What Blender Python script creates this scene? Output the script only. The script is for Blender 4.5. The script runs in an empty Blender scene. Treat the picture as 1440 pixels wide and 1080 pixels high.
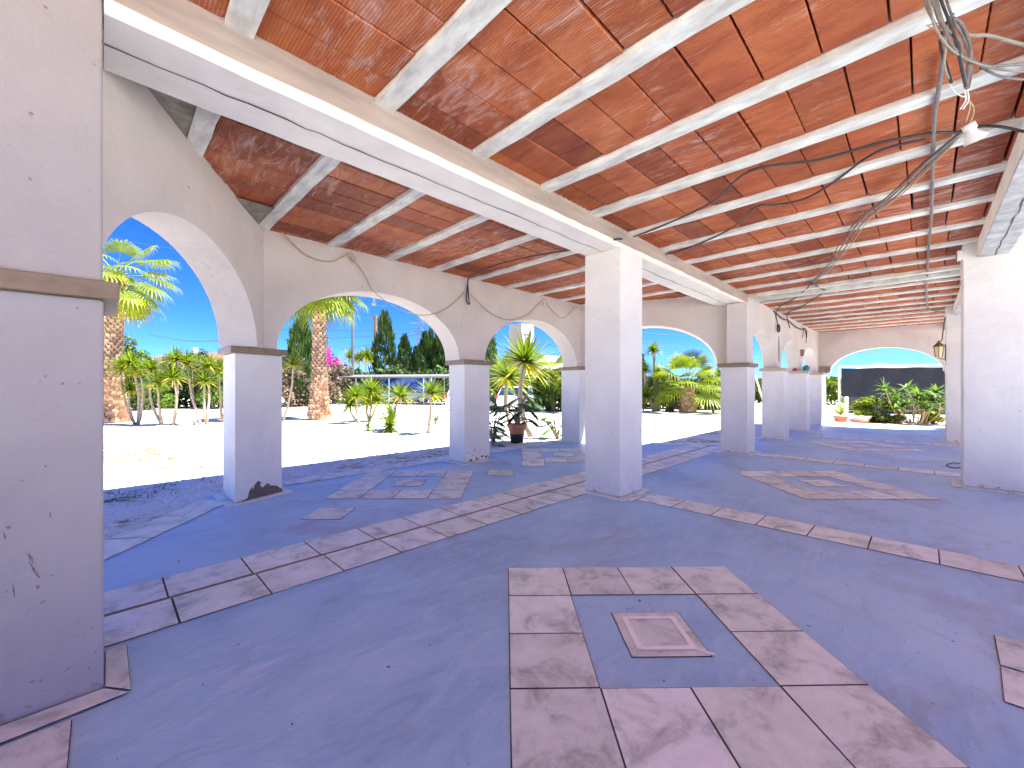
import bpy, math, random
from mathutils import Vector, Matrix
random.seed(7)
R=math.radians
sc=bpy.context.scene
C=sc.collection
A=R(45.1); SA,CA=math.sin(A),math.cos(A)
FP=576.0; HY=543.0; EYE=1.5
# ---------------------------------------------------------------- helpers
def st(x,d): return (x*SA+d*CA, -x*CA+d*SA)
def at(px,py,z=0.0):           # sight line met with a horizontal plane
    d=FP*(EYE-z)/(py-HY); s,t=st((px-720)/FP*d,d); return Vector((s,t,z))
def dp(px,py,d):               # sight line at a given distance in front of the eye
    s,t=st((px-720)/FP*d,d); return Vector((s,t,EYE-(py-HY)*d/FP))
class MB:
    def __init__(s): s.v=[]; s.f=[]; s.m=[]
    def add(s,vs,fs,mi=0):
        o=len(s.v); s.v+= [tuple(v) for v in vs]; s.f+=[tuple(i+o for i in f) for f in fs]; s.m+=[mi]*len(fs); return s
    def box(s,x0,x1,y0,y1,z0,z1,mi=0):
        return s.add([(x0,y0,z0),(x1,y0,z0),(x1,y1,z0),(x0,y1,z0),(x0,y0,z1),(x1,y0,z1),(x1,y1,z1),(x0,y1,z1)],
          [(0,3,2,1),(4,5,6,7),(0,1,5,4),(1,2,6,5),(2,3,7,6),(3,0,4,7)],mi)
    def prism(s,pts,z0,z1,mi=0):
        n=len(pts); vs=[(p[0],p[1],z0) for p in pts]+[(p[0],p[1],z1) for p in pts]
        fs=[tuple(range(n-1,-1,-1)),tuple(range(n,2*n))]+[(i,(i+1)%n,n+(i+1)%n,n+i) for i in range(n)]
        return s.add(vs,fs,mi)
    def tube(s,path,rad,n=8,mi=0,cap=True):
        path=[Vector(p) for p in path]; N=len(path)
        if not hasattr(rad,'__len__'): rad=[rad]*N
        vs=[];up=None
        for i,p in enumerate(path):
            d=(path[min(i+1,N-1)]-path[max(i-1,0)])
            if d.length<1e-9: d=Vector((0,0,1))
            d.normalize()
            if up is None:
                up=Vector((0,0,1)) if abs(d.z)<.9 else Vector((1,0,0))
            a=d.cross(up)
            if a.length<1e-6: a=d.cross(Vector((0,1,0)))
            a.normalize(); b=a.cross(d).normalized(); up=b
            for k in range(n):
                q=2*math.pi*k/n; vs.append(p+(a*math.cos(q)+b*math.sin(q))*rad[i])
        fs=[(i*n+k,i*n+(k+1)%n,(i+1)*n+(k+1)%n,(i+1)*n+k) for i in range(N-1) for k in range(n)]
        if cap: fs+=[tuple(range(n-1,-1,-1)),tuple((N-1)*n+k for k in range(n))]
        return s.add(vs,fs,mi)
    def lathe(s,prof,c=(0,0,0),n=20,mi=0):
        vs=[(c[0]+r*math.cos(2*math.pi*k/n),c[1]+r*math.sin(2*math.pi*k/n),c[2]+z) for r,z in prof for k in range(n)]
        fs=[(i*n+k,i*n+(k+1)%n,(i+1)*n+(k+1)%n,(i+1)*n+k) for i in range(len(prof)-1) for k in range(n)]
        fs+=[tuple(range(n-1,-1,-1)),tuple((len(prof)-1)*n+k for k in range(n))]
        return s.add(vs,fs,mi)
    def build(s,name,mat,parent=None,smooth=False,bevel=0,world=True):
        off=Vector(parent_loc(parent)) if (parent and world) else Vector((0,0,0))
        me=bpy.data.meshes.new(name); me.from_pydata([tuple(Vector(v)-off) for v in s.v],[],s.f)
        mats=mat if isinstance(mat,(list,tuple)) else [mat]
        for m in mats: me.materials.append(m)
        if len(mats)>1: me.polygons.foreach_set('material_index',s.m)
        if smooth: me.polygons.foreach_set('use_smooth',[True]*len(me.polygons))
        me.update()
        o=bpy.data.objects.new(name,me); C.objects.link(o)
        if parent: o.parent=parent
        if bevel:
            b=o.modifiers.new('bevel','BEVEL'); b.width=bevel; b.segments=2; b.limit_method='ANGLE'; b.angle_limit=R(40)
        return o
def parent_loc(p):
    l=Vector((0,0,0))
    while p: l+=p.location; p=p.parent
    return l
def tag(o,label=None,cat=None,group=None,kind=None):
    if label: o['label']=label
    if cat: o['category']=cat; o['kind']='thing'
    if group: o['group']=group
    if kind: o['kind']=kind
    return o
def thing(name,label,cat,loc=(0,0,0),group=None):
    o=bpy.data.objects.new(name,None); C.objects.link(o); o.location=loc; o.empty_display_size=.1
    return tag(o,label,cat,group)
def struct(o): o['kind']='structure'; return o
def copy_tree(o,parent=None):
    c=o.copy(); C.objects.link(c)
    if parent: c.parent=parent
    for ch in list(o.children): copy_tree(ch,c)
    return c
# ---------------------------------------------------------------- materials
def newmat(name):
    m=bpy.data.materials.new(name); m.use_nodes=True; nt=m.node_tree; nt.nodes.clear()
    out=nt.nodes.new('ShaderNodeOutputMaterial'); b=nt.nodes.new('ShaderNodeBsdfPrincipled')
    nt.links.new(b.outputs[0],out.inputs[0]); return m,nt,b
def N(nt,t,**k):
    n=nt.nodes.new(t)
    for a,v in k.items():
        if a in n.inputs: n.inputs[a].default_value=v
        else: setattr(n,a,v)
    return n
def coords(nt,scale=(1,1,1),kind='Object'):
    tc=N(nt,'ShaderNodeTexCoord'); mp=N(nt,'ShaderNodeMapping'); mp.inputs['Scale'].default_value=scale
    nt.links.new(tc.outputs[kind],mp.inputs[0]); return mp.outputs[0]
def noise(nt,co,scale,detail=5,rough=.6,dist=0):
    n=N(nt,'ShaderNodeTexNoise',Scale=scale,Detail=detail,Roughness=rough,Distortion=dist); nt.links.new(co,n.inputs['Vector']); return n.outputs['Fac']
def ramp(nt,fac,stops):
    r=N(nt,'ShaderNodeValToRGB'); e=r.color_ramp.elements
    while len(e)<len(stops): e.new(.5)
    for i,(p,c) in enumerate(stops):
        e[i].position=p; e[i].color=(c[0],c[1],c[2],1) if hasattr(c,'__len__') else (c,c,c,1)
    nt.links.new(fac,r.inputs[0]); return r.outputs[0]
def mix(nt,a,b,fac,mode='MIX'):
    m=N(nt,'ShaderNodeMix',data_type='RGBA',blend_type=mode)
    for i,v in ((0,fac),(6,a),(7,b)):
        if hasattr(v,'is_output') or hasattr(v,'links'): nt.links.new(v,m.inputs[i])
        else: m.inputs[i].default_value=(v if not hasattr(v,'__len__') else (*v[:3],1))
    return m.outputs[2]
def bump(nt,b,h,strength=.3,dist=.01):
    n=N(nt,'ShaderNodeBump',Strength=strength,Distance=dist); nt.links.new(h,n.inputs['Height']); nt.links.new(n.outputs[0],b.inputs['Normal'])
def simple(name,col,rough=.6,var=.12,scale=6,bs=.15,bd=.005,metal=0,spec=.5,stretch=(1,1,1)):
    m,nt,b=newmat(name); co=coords(nt,stretch); f=noise(nt,co,scale)
    c1=[max(0,c*(1-var)) for c in col]; c2=[min(1,c*(1+var)) for c in col]
    nt.links.new(ramp(nt,f,[(.3,c1),(.7,c2)]),b.inputs['Base Color'])
    b.inputs['Roughness'].default_value=rough; b.inputs['Metallic'].default_value=metal
    b.inputs['Specular IOR Level'].default_value=spec
    if bs: bump(nt,b,noise(nt,co,scale*6),bs,bd)
    return m
def plaster(name,base=(.70,.62,.545)):
    m,nt,b=newmat(name); co=coords(nt)
    big=noise(nt,co,.9,6,.6,.4); mid=noise(nt,co,5,6,.65); spot=noise(nt,co,17,3,.5)
    c=ramp(nt,big,[(.3,[x*.86 for x in base]),(.6,base),(.8,[min(1,x*1.04) for x in base])])
    c=mix(nt,c,(.62,.58,.54),ramp(nt,mid,[(.60,0),(.85,.35)]))
    c=mix(nt,c,(.20,.15,.11),ramp(nt,spot,[(.735,0),(.76,.8)]))
    nt.links.new(c,b.inputs['Base Color']); b.inputs['Roughness'].default_value=.75; b.inputs['Specular IOR Level'].default_value=.25
    tw=noise(nt,co,3.2,9,.68,1.4); bump(nt,b,tw,.7,.03)
    return m
def column_mat(name,base=(.83,.785,.715)):
    # painted plaster with splashed mud and scuffs near the foot
    m,nt,b=newmat(name); co=coords(nt)
    big=noise(nt,co,1.2,6,.6,.4)
    c=ramp(nt,big,[(.3,[x*.86 for x in base]),(.65,base)])
    c=mix(nt,c,[x*.8 for x in base],ramp(nt,noise(nt,coords(nt,(1,1,.35)),7,8,.75,1.5),[(.55,0),(.75,.5)]))
    sp=N(nt,'ShaderNodeSeparateXYZ'); tc=N(nt,'ShaderNodeTexCoord'); nt.links.new(tc.outputs['Object'],sp.inputs[0])
    low=N(nt,'ShaderNodeMapRange'); low.inputs[1].default_value=.45; low.inputs[2].default_value=0; nt.links.new(sp.outputs[2],low.inputs[0])
    n1=noise(nt,co,11,6,.7,1.0)
    a=N(nt,'ShaderNodeMath',operation='MULTIPLY_ADD'); nt.links.new(low.outputs[0],a.inputs[0]); a.inputs[1].default_value=.26; nt.links.new(n1,a.inputs[2])
    c=mix(nt,c,(.26,.19,.13),ramp(nt,a.outputs[0],[(.80,0),(.85,.6)]))
    n2=noise(nt,co,22,2,.5); c=mix(nt,c,(.18,.13,.10),ramp(nt,n2,[(.74,0),(.77,.7)]))
    foot=N(nt,'ShaderNodeMapRange'); foot.inputs[1].default_value=.035; foot.inputs[2].default_value=0; nt.links.new(sp.outputs[2],foot.inputs[0])
    c=mix(nt,c,(.33,.26,.19),foot.outputs[0])
    nt.links.new(c,b.inputs['Base Color']); b.inputs['Roughness'].default_value=.7; b.inputs['Specular IOR Level'].default_value=.3
    bump(nt,b,noise(nt,co,4,9,.68,1.4),.6,.02)
    return m
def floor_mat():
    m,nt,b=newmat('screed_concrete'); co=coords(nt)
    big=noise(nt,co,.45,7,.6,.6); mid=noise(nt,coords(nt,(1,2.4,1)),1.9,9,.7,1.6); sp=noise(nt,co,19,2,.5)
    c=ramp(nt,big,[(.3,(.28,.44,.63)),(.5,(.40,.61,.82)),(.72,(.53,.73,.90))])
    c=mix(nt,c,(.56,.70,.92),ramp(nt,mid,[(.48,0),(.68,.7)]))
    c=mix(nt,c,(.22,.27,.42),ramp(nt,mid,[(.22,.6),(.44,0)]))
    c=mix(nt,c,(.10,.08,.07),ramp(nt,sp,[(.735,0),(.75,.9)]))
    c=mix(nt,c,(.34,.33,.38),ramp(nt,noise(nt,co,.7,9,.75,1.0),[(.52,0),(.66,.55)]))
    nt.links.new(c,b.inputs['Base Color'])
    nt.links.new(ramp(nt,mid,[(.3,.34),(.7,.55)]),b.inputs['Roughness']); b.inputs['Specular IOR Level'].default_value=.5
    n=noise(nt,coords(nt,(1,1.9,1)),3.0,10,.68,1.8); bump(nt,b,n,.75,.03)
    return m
def tile_mat(name,base=(.76,.79,.735)):
    m,nt,b=newmat(name); co=coords(nt)
    n1=noise(nt,co,4.2,9,.72,.5); n2=noise(nt,co,11,7,.75,.4)
    c=ramp(nt,n1,[(.32,[x*.50 for x in base]),(.5,base),(.72,[min(.92,x*1.22) for x in base])])
    c=mix(nt,c,(.88,.88,.85),ramp(nt,n2,[(.56,0),(.76,.6)]))
    at_=N(nt,'ShaderNodeAttribute',attribute_name='tint'); 
    c=mix(nt,c,at_.outputs['Color'],1.0,'MULTIPLY')
    nt.links.new(c,b.inputs['Base Color']); b.inputs['Roughness'].default_value=.5
    bump(nt,b,n2,.12,.004); return m
def brick_mat():
    m,nt,b=newmat('clay_block'); co=coords(nt)
    n1=noise(nt,coords(nt,(2.5,.9,1)),2.2,7,.65,.6); n2=noise(nt,coords(nt,(3.2,.8,1)),3.2,10,.75,1.2); n3=noise(nt,co,.5,3,.5)
    c=ramp(nt,n1,[(.25,(.30,.058,.020)),(.5,(.50,.118,.036)),(.75,(.62,.185,.06))])
    at_=N(nt,'ShaderNodeAttribute',attribute_name='tint'); c=mix(nt,c,at_.outputs['Color'],1.0,'MULTIPLY')
    s=N(nt,'ShaderNodeMath',operation='MULTIPLY_ADD'); nt.links.new(n3,s.inputs[0]); s.inputs[1].default_value=.42; nt.links.new(n2,s.inputs[2])
    c=mix(nt,c,(.80,.50,.38),ramp(nt,s.outputs[0],[(.74,0),(.90,.7)]))
    # fine ridges along the joists
    w=N(nt,'ShaderNodeTexWave',wave_type='BANDS',bands_direction='X',Scale=16.0,Distortion=.8); w.inputs['Detail Scale'].default_value=.5; nt.links.new(co,w.inputs[0])
    c=mix(nt,c,(.20,.055,.03),ramp(nt,w.outputs['Fac'],[(0,.35),(.35,0)]))
    nt.links.new(c,b.inputs['Base Color']); b.inputs['Roughness'].default_value=.62; b.inputs['Specular IOR Level'].default_value=.35
    h=N(nt,'ShaderNodeMath',operation='MULTIPLY_ADD'); nt.links.new(w.outputs['Fac'],h.inputs[0]); h.inputs[1].default_value=.7; nt.links.new(n2,h.inputs[2])
    bump(nt,b,h.outputs[0],.55,.012); return m
def gravel_mat():
    m,nt,b=newmat('pale_gravel'); co=coords(nt)
    v=N(nt,'ShaderNodeTexVoronoi',Scale=26.0,Randomness=1.0); nt.links.new(co,v.inputs['Vector'])
    n1=noise(nt,co,.35,6,.6); n2=noise(nt,co,7,6,.7)
    c=ramp(nt,n1,[(.3,(.74,.71,.65)),(.7,(.85,.83,.78))])
    c=mix(nt,c,v.outputs['Color'],.15,'OVERLAY')
    c=mix(nt,c,(.30,.26,.20),ramp(nt,n2,[(.25,.7),(.38,0)]))
    n3=noise(nt,co,.6,6,.7,.3); n4=noise(nt,co,5,5,.8)
    g=N(nt,'ShaderNodeMath',operation='MULTIPLY'); nt.links.new(ramp(nt,n3,[(.50,0),(.58,1)]),g.inputs[0]); nt.links.new(ramp(nt,n4,[(.45,0),(.58,.95)]),g.inputs[1])
    c=mix(nt,c,(.13,.14,.035),g.outputs[0])
    nt.links.new(c,b.inputs['Base Color']); b.inputs['Roughness'].default_value=.95; b.inputs['Specular IOR Level'].default_value=.1
    h=N(nt,'ShaderNodeMath',operation='ADD'); nt.links.new(v.outputs['Distance'],h.inputs[0]); nt.links.new(n2,h.inputs[1])
    bump(nt,b,h.outputs[0],.8,.03); return m
def leaf_mat(name,c1,c2,c3=None,trans=.35,rough=.5):
    m,nt,b=newmat(name); co=coords(nt)
    n=noise(nt,co,2.0,5,.7)
    at_=N(nt,'ShaderNodeAttribute',attribute_name='tint')
    c=ramp(nt,n,[(.3,c1),(.7,c2)])
    c=mix(nt,c,at_.outputs['Color'],1.0,'MULTIPLY')
    nt.links.new(c,b.inputs['Base Color']); b.inputs['Roughness'].default_value=rough; b.inputs['Specular IOR Level'].default_value=.35
    t=N(nt,'ShaderNodeBsdfTranslucent'); nt.links.new(mix(nt,c,(1.0,1.0,.35),.0),t.inputs[0])
    tc=mix(nt,c,(1.25,1.3,.5),1.0,'MULTIPLY'); nt.links.new(tc,t.inputs[0])
    ms=N(nt,'ShaderNodeMixShader'); ms.inputs[0].default_value=trans
    nt.links.new(b.outputs[0],ms.inputs[1]); nt.links.new(t.outputs[0],ms.inputs[2])
    nt.links.new(ms.outputs[0],nt.nodes['Material Output'].inputs[0]); return m
M={}
M['wall']=plaster('wall_plaster'); M['col']=column_mat('column_plaster')
M['pier']=column_mat('pier_plaster',(.70,.63,.58))
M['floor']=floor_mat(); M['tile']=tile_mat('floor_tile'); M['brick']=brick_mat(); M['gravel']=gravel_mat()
M['joint']=simple('dark_joint',(.055,.04,.035),.9)
M['gap']=simple('open_joint_mortar',(.30,.19,.10),.95,.5,30)
M['capst']=simple('cap_tile',(.25,.17,.10),.55,.22,9)
M['captop']=simple('cap_tile_pale',(.50,.40,.28),.5,.2,9)
M['joist']=simple('joist_concrete',(.84,.765,.645),.8,.3,7,.5,.012,stretch=(1.5,.5,1))
M['beam']=simple('beam_paint',(.90,.83,.71),.75,.07,3,.4,.012)
M['beamside']=simple('beam_raw_side',(.44,.36,.29),.85,.25,2.2,.4,.01,stretch=(.5,1,3))
M['beamraw']=simple('beam_raw_soffit',(.42,.39,.37),.85,.35,5,.6,.02)
M['crack']=simple('crack_dark',(.06,.05,.05),.9)
M['cable']=simple('black_cable',(.045,.04,.038),.5,.3,20)
M['cablegrey']=simple('grey_conduit',(.20,.175,.15),.55,.3,20)
M['cord']=simple('beige_cord',(.52,.38,.20),.6,.1,20)
M['stain']=simple('scuff',(.24,.19,.165),.9,.4,40)
M['mud']=simple('mud_patch',(.17,.125,.10),.95,.25,25,.6,.01)
M['raw']=simple('raw_mortar',(.34,.30,.22),.95,.35,9,.8,.02)
M['tape']=simple('masking_tape',(.95,.93,.88),.6,.06,12)
M['paint']=simple('white_paint',(.80,.80,.80),.4,.04,4)
# ---------------------------------------------------------------- camera, light
cam=bpy.data.cameras.new('camera'); co=bpy.data.objects.new('camera',cam); C.objects.link(co)
co.location=(0,0,EYE); co.rotation_euler=(R(90),0,A-R(90)); cam.sensor_width=36; cam.lens=14.4; cam.shift_y=3/1440; cam.clip_end=2000; cam.clip_start=.05
sc.camera=co
SUNV=Vector((1.5,-1.7,3.95)).normalized()
sun=bpy.data.lights.new('sun','SUN'); so=bpy.data.objects.new('sun',sun); C.objects.link(so)
sun.energy=5.0; sun.angle=R(.5); sun.color=(1,.97,.92); so.rotation_euler=SUNV.to_track_quat('Z','Y').to_euler(); so.location=(4,-10,14)
w=bpy.data.worlds.new('World'); sc.world=w; w.use_nodes=True; nt=w.node_tree
bg=nt.nodes['Background']; sky=nt.nodes.new('ShaderNodeTexSky'); sky.sky_type='NISHITA'; sky.sun_disc=False
sky.sun_elevation=math.asin(SUNV.z); sky.sun_rotation=math.atan2(SUNV.x,SUNV.y); sky.altitude=0; sky.air_density=.6; sky.dust_density=0; sky.ozone_density=3.0
hs=nt.nodes.new('ShaderNodeHueSaturation'); hs.inputs['Saturation'].default_value=1.25; hs.inputs['Value'].default_value=1.0
tn=nt.nodes.new('ShaderNodeMix'); tn.data_type='RGBA'; tn.blend_type='MULTIPLY'; tn.inputs[0].default_value=1; tn.inputs[7].default_value=(.31,.505,.96,1)
nt.links.new(sky.outputs[0],hs.inputs['Color']); nt.links.new(hs.outputs[0],tn.inputs[6]); nt.links.new(tn.outputs[2],bg.inputs[0]); bg.inputs[1].default_value=.08
sc.view_settings.view_transform='Standard'; sc.view_settings.look='None'; sc.view_settings.exposure=2.22; sc.view_settings.gamma=1
sc.render.engine='CYCLES'; sc.cycles.max_bounces=10; sc.cycles.diffuse_bounces=7; sc.cycles.transparent_max_bounces=12; sc.cycles.sample_clamp_indirect=8
# ---------------------------------------------------------------- ground and floor
def set_tint(o,per_face):
    me=o.data; a=me.color_attributes.new('tint','FLOAT_COLOR','CORNER'); d=[]
    for p,c in zip(me.polygons,per_face):
        d+= [c[0],c[1],c[2],1.0]*p.loop_total
    a.data.foreach_set('color',d)
g=MB(); g.add([(-600,-600,-.05),(900,-600,-.05),(900,900,-.05),(-600,900,-.05)],[(0,1,2,3)])
struct(g.build('ground',M['gravel']))
slab=[(-3.4,-3.6),(20.3,-3.6),(20.3,3.45),(12.0,3.5),(11.45,3.72),(10.25,5.15),(9.35,7.1),(8.6,7.25),(1.75,7.2),(.93,6.72),(.2,5.75),(-.85,4.6),(-2.2,3.6),(-3.4,3.5)]
f=MB(); f.prism(slab,-.12,0.0)
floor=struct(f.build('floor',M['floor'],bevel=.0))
def tiles(name,quads,z=.004,gap=.007,tint=.1,jz=.002,joint=True):
    """quads: list of 4 corner points on the floor; each tile shrunk a little, lying on a dark bed"""
    mb=MB(); jb=MB(); tints=[]
    for q in quads:
        c=Vector((sum(p[0] for p in q)/4,sum(p[1] for p in q)/4)); 
        vs=[]
        for i,p in enumerate(q):
            p=Vector(p[:2]); a=(Vector(q[i-1][:2])-p).normalized(); b2=(Vector(q[(i+1)%4][:2])-p).normalized()
            vs.append(p+(a+b2)*gap*(.5+.5*random.random()))
        t=1+random.uniform(-tint,tint); tc=(t,t*random.uniform(.98,1.02),t*random.uniform(.97,1.03))
        dz=random.uniform(0,.0015)
        mb.add([(v.x,v.y,z+dz) for v in vs],[(0,1,2,3)]); tints.append(tc)
        jb.add([(p[0],p[1],jz) for p in q],[(0,1,2,3)])
    o=mb.build(name,M['tile'],floor); set_tint(o,tints)
    if joint: jb.build('tile_joint',M['joint'],floor)
    return o
def orient(q):
    a=sum(q[i][0]*q[(i+1)%4][1]-q[(i+1)%4][0]*q[i][1] for i in range(4))
    return q if a>0 else q[::-1]
def diamond(cx,cy,ang=45,T=.45,clip=None,skip=(),name='tile_inlay'):
    e1=Vector((math.cos(R(ang)),math.sin(R(ang)))); e2=Vector((-e1.y,e1.x)); c=Vector((cx,cy)); qs=[]
    for i in range(4):
        for j in range(4):
            if i in(1,2) and j in(1,2): continue
            if (i,j) in skip: continue
            p=c+e1*(i-2)*T+e2*(j-2)*T
            qs.append(orient([p,p+e1*T,p+(e1+e2)*T,p+e2*T]))
    o=tiles(name,qs)
    h=T*.5; p=c
    tiles('centre_tile',[orient([p-e1*h-e2*h,p+e1*h-e2*h,p+e1*h+e2*h,p-e1*h+e2*h])])
    # thin outline where the screed meets the tiles
    return e1,e2,c
e1,e2,c0=diamond(2.38,1.14,ang=46.0)
diamond(7.85,1.10); diamond(13.45,1.10); diamond(3.36,5.62,T=.455); diamond(7.10,5.55,T=.45)
for (x,y) in ((4.86,5.15),(5.83,5.28),(1.88,4.93)):
    r=.225; k=math.sqrt(2)*r
    tiles('single_tile',[orient([(x-k,y),(x,y-k),(x+k,y),(x,y+k)])])
# masking tape round the centre tile
tp=MB()
def strip2(a,b,wd,z):
    d=(b-a).normalized(); n=Vector((-d.y,d.x))*wd/2
    tp.add([(*(a-n),z),(*(b-n),z+.0003),(*(b+n),z+.0004),(*(a+n),z+.0002)],[(0,1,2,3)])
h=.155
cs=[c0+e1*sx*h+e2*sy*h for sx,sy in ((-1,-1),(1,-1),(1,1),(-1,1))]
for i in range(4): strip2(cs[i],cs[(i+1)%4]+(cs[(i+1)%4]-cs[i])*.03,.034,.0075+i*.0012)
strip2(cs[0],cs[0]-(e1*.6+e2*.9)*.10,.02,.0078)
tag(tp.build('masking_tape',M['tape']),'strips of cream masking tape stuck in a square on the nearest centre tile','masking tape')
# double strip under the main beam: tiles both sides of an open brown joint
qs=[]
for k in range(-6,22):
    s0=-.18+k*.52
    if s0+.52>12.0: break
    for (t0,t1) in ((3.31,3.745),(3.775,4.20)):
        if t1>3.5 and (s0+.52)>11.2: continue
        o_=.0 if t0<3.7 else -.015
        a,b_=s0+o_,s0+.52+o_
        if 4.86<(a+b_)/2<5.52 and t0<3.5: t0=3.46
        if s0>9.6 and t0<3.4: t0=3.31
        qs.append([(a,t0),(b_,t0),(b_,t1),(a,t1)])
tiles('tile_strip',qs,tint=.06)
gq=MB(); gq.add([(-3.2,3.745,.0035),(11.2,3.745,.0035),(11.2,3.775,.0035),(-3.2,3.775,.0035)],[(0,1,2,3)]); gq.build('open_joint',M['gap'],floor)
# cross strips between the pillars
def cross(s0,s1,t_hi,t_lo,T=.46):
    t=t_hi; q=[]
    while t>t_lo: q.append([(s0,t-T),(s1,t-T),(s1,t),(s0,t)]); t-=T
    tiles('tile_strip',q,tint=.07)
cross(4.97,5.42,2.66,-3.5); cross(9.98,10.42,2.62,-3.5); cross(14.9,15.3,2.6,-3.5)
cross(4.85,5.20,2.80,2.67,.13)
# edge tiles beside the porch edge
def edge(pa,pb,wd,T=.9,inset=0.0):
    a=Vector(pa); b=Vector(pb); d=(b-a); L=d.length; d.normalize(); n=Vector((d.y,-d.x)); k=0; q=[]
    nT=max(1,round(L/T)); T=L/nT
    for k in range(nT):
        p=a+d*T*k; q.append(orient([p+n*inset,p+d*T+n*inset,p+d*T+n*wd,p+n*wd]))
    tiles('edge_tile',q,z=.005,jz=.003,tint=.04,gap=.005)
edge((1.95,7.18),(8.45,7.23),.42); edge((-.85,4.6),(.9,6.68),.42,1.2); edge((8.7,7.2),(9.25,7.05),.3)
edge((9.40,6.95),(10.2,5.2),.35); edge((10.3,5.12),(11.4,3.75),.3); edge((12.1,3.47),(20.2,3.42),.3)
edge((20.25,-.3),(20.25,2.8),-.0,1,0) if False else None
# base collars round the columns
def collar(pts,grow=.11,z=.009):
    c=Vector((sum(p[0] for p in pts)/len(pts),sum(p[1] for p in pts)/len(pts)))
    out=[]
    for p in pts:
        v=Vector(p)-c; out.append(c+Vector((v.x+math.copysign(grow,v.x),v.y+math.copysign(grow,v.y))))
    mb=MB(); mb.prism([tuple(p) for p in out],.001,z); o=mb.build('base_collar',M['tile'],floor); set_tint(o,[(1,1,1)]*len(o.data.polygons)); return o
# ---------------------------------------------------------------- columns
CAP0,CAP1=1.925,2.01
def rect(x0,x1,y0,y1): return [(x0,y0),(x1,y0),(x1,y1),(x0,y1)]
def column(pts,top,label,cap=True,upper=None,group='white plastered columns of the porch',name='column',col=True,over=.055,mat='col',capmat='capst'):
    cx=sum(p[0] for p in pts)/len(pts); cy=sum(p[1] for p in pts)/len(pts)
    t=thing(name,label,'column',(cx,cy,0),group)
    if cap:
        mb=MB(); mb.prism(pts,0,CAP0); mb.build('shaft',M[mat],t,bevel=.012)
        c=Vector((cx,cy)); ex=[]
        for p in pts:
            v=Vector(p)-c; ex.append((p[0]+math.copysign(over,v.x),p[1]+math.copysign(over,v.y)))
        mb=MB(); mb.prism(ex,CAP0,CAP1); mb.build('cap',M[capmat],t,bevel=.006)
        if upper:
            mb=MB(); mb.prism(upper,CAP1,top); mb.build('upper_shaft',M['pier'],t,bevel=.012)
    else:
        mb=MB(); mb.prism(pts,0,top); mb.build('shaft',M[mat],t,bevel=.012)
    if col: collar(pts)
    return t
CE=3.63      # underside of the clay blocks
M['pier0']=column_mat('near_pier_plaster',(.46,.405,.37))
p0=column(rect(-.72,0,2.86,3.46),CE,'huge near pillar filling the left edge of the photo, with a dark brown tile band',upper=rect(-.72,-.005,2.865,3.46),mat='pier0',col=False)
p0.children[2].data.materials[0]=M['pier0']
c1=column([(1.18,6.17),(1.79,6.40),(1.72,6.95),(1.16,6.79)],2,'white column with a big dark mud patch at its foot, left of the porch',)
c2=column(rect(4.93,5.58,6.24,6.75),2,'white column between the two front garden arches, brown splashes low on its right face')
c3=column([(8.72,6.28),(9.30,6.05),(9.45,6.65),(8.78,6.92)],2,'pitted white column half hidden behind the middle pillar')
cc=column(rect(4.88,5.49,2.85,3.42),3.36,'tall white pillar in the middle of the porch carrying the main beam',cap=False)
c4=column(rect(9.93,10.50,2.70,3.25),3.34,'white column with brown cap where the main beam ends',upper=rect(9.93,10.4,2.71,3.12))
b1=column(rect(13.30,13.95,2.72,3.25),2,'white column after the first narrow arch, just right of the beam-end column',capmat='captop')
b2=column(rect(16.42,17.05,2.72,3.25),2,'white column carrying the blue and red objects on its cap',capmat='captop')
b3=column(rect(19.30,20.3,2.72,3.25),2,'farthest white column at the corner of the end wall',capmat='captop')
r1=column(rect(9.06,9.62,-1.0,-.42),CE,'broad white pillar at the right edge of the photo under the right beam',cap=False,group='tall pillars along the right side')
r2=column(rect(15.92,16.5,-1.05,-.43),CE,'white pillar behind the broad right pillar, lantern on its side',cap=False,group='tall pillars along the right side')
r3=column(rect(3.9,4.45,-1.1,-.55),CE,'pillar outside the right edge of the view',cap=False,group='tall pillars along the right side') if False else None
# mud patch on column 1 front face, following the plaster
def face_patch(name,pts2,o,u,n,mat,label,th=.004,z0=0):
    o=Vector(o);u=Vector(u).normalized();n=Vector(n).normalized()
    front=[o+u*a+Vector((0,0,b))+n*th for a,b in pts2]; back=[o+u*a+Vector((0,0,b)) for a,b in pts2]; k=len(pts2)
    mb=MB(); mb.add(front+back,[tuple(range(k))]+[(i,k+i,k+(i+1)%k,(i+1)%k) for i in range(k)]); return mb
u1=Vector((.61,.23,0)).normalized(); n1=Vector((u1.y,-u1.x,0))
pts=[(.05,.003),(.16,.035),(.18,.12),(.22,.17),(.235,.13),(.25,.19),(.30,.235),(.345,.20),(.32,.17),(.36,.13),(.40,.155),(.44,.175),(.47,.13),(.52,.125),(.57,.105),(.62,.06),(.65,.05),(.65,.0),(.3,-.0)]
face_patch('mud',pts,(1.18,6.17,.002),u1,n1,None,'').build('mud_patch',M['mud'],c1)
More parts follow.
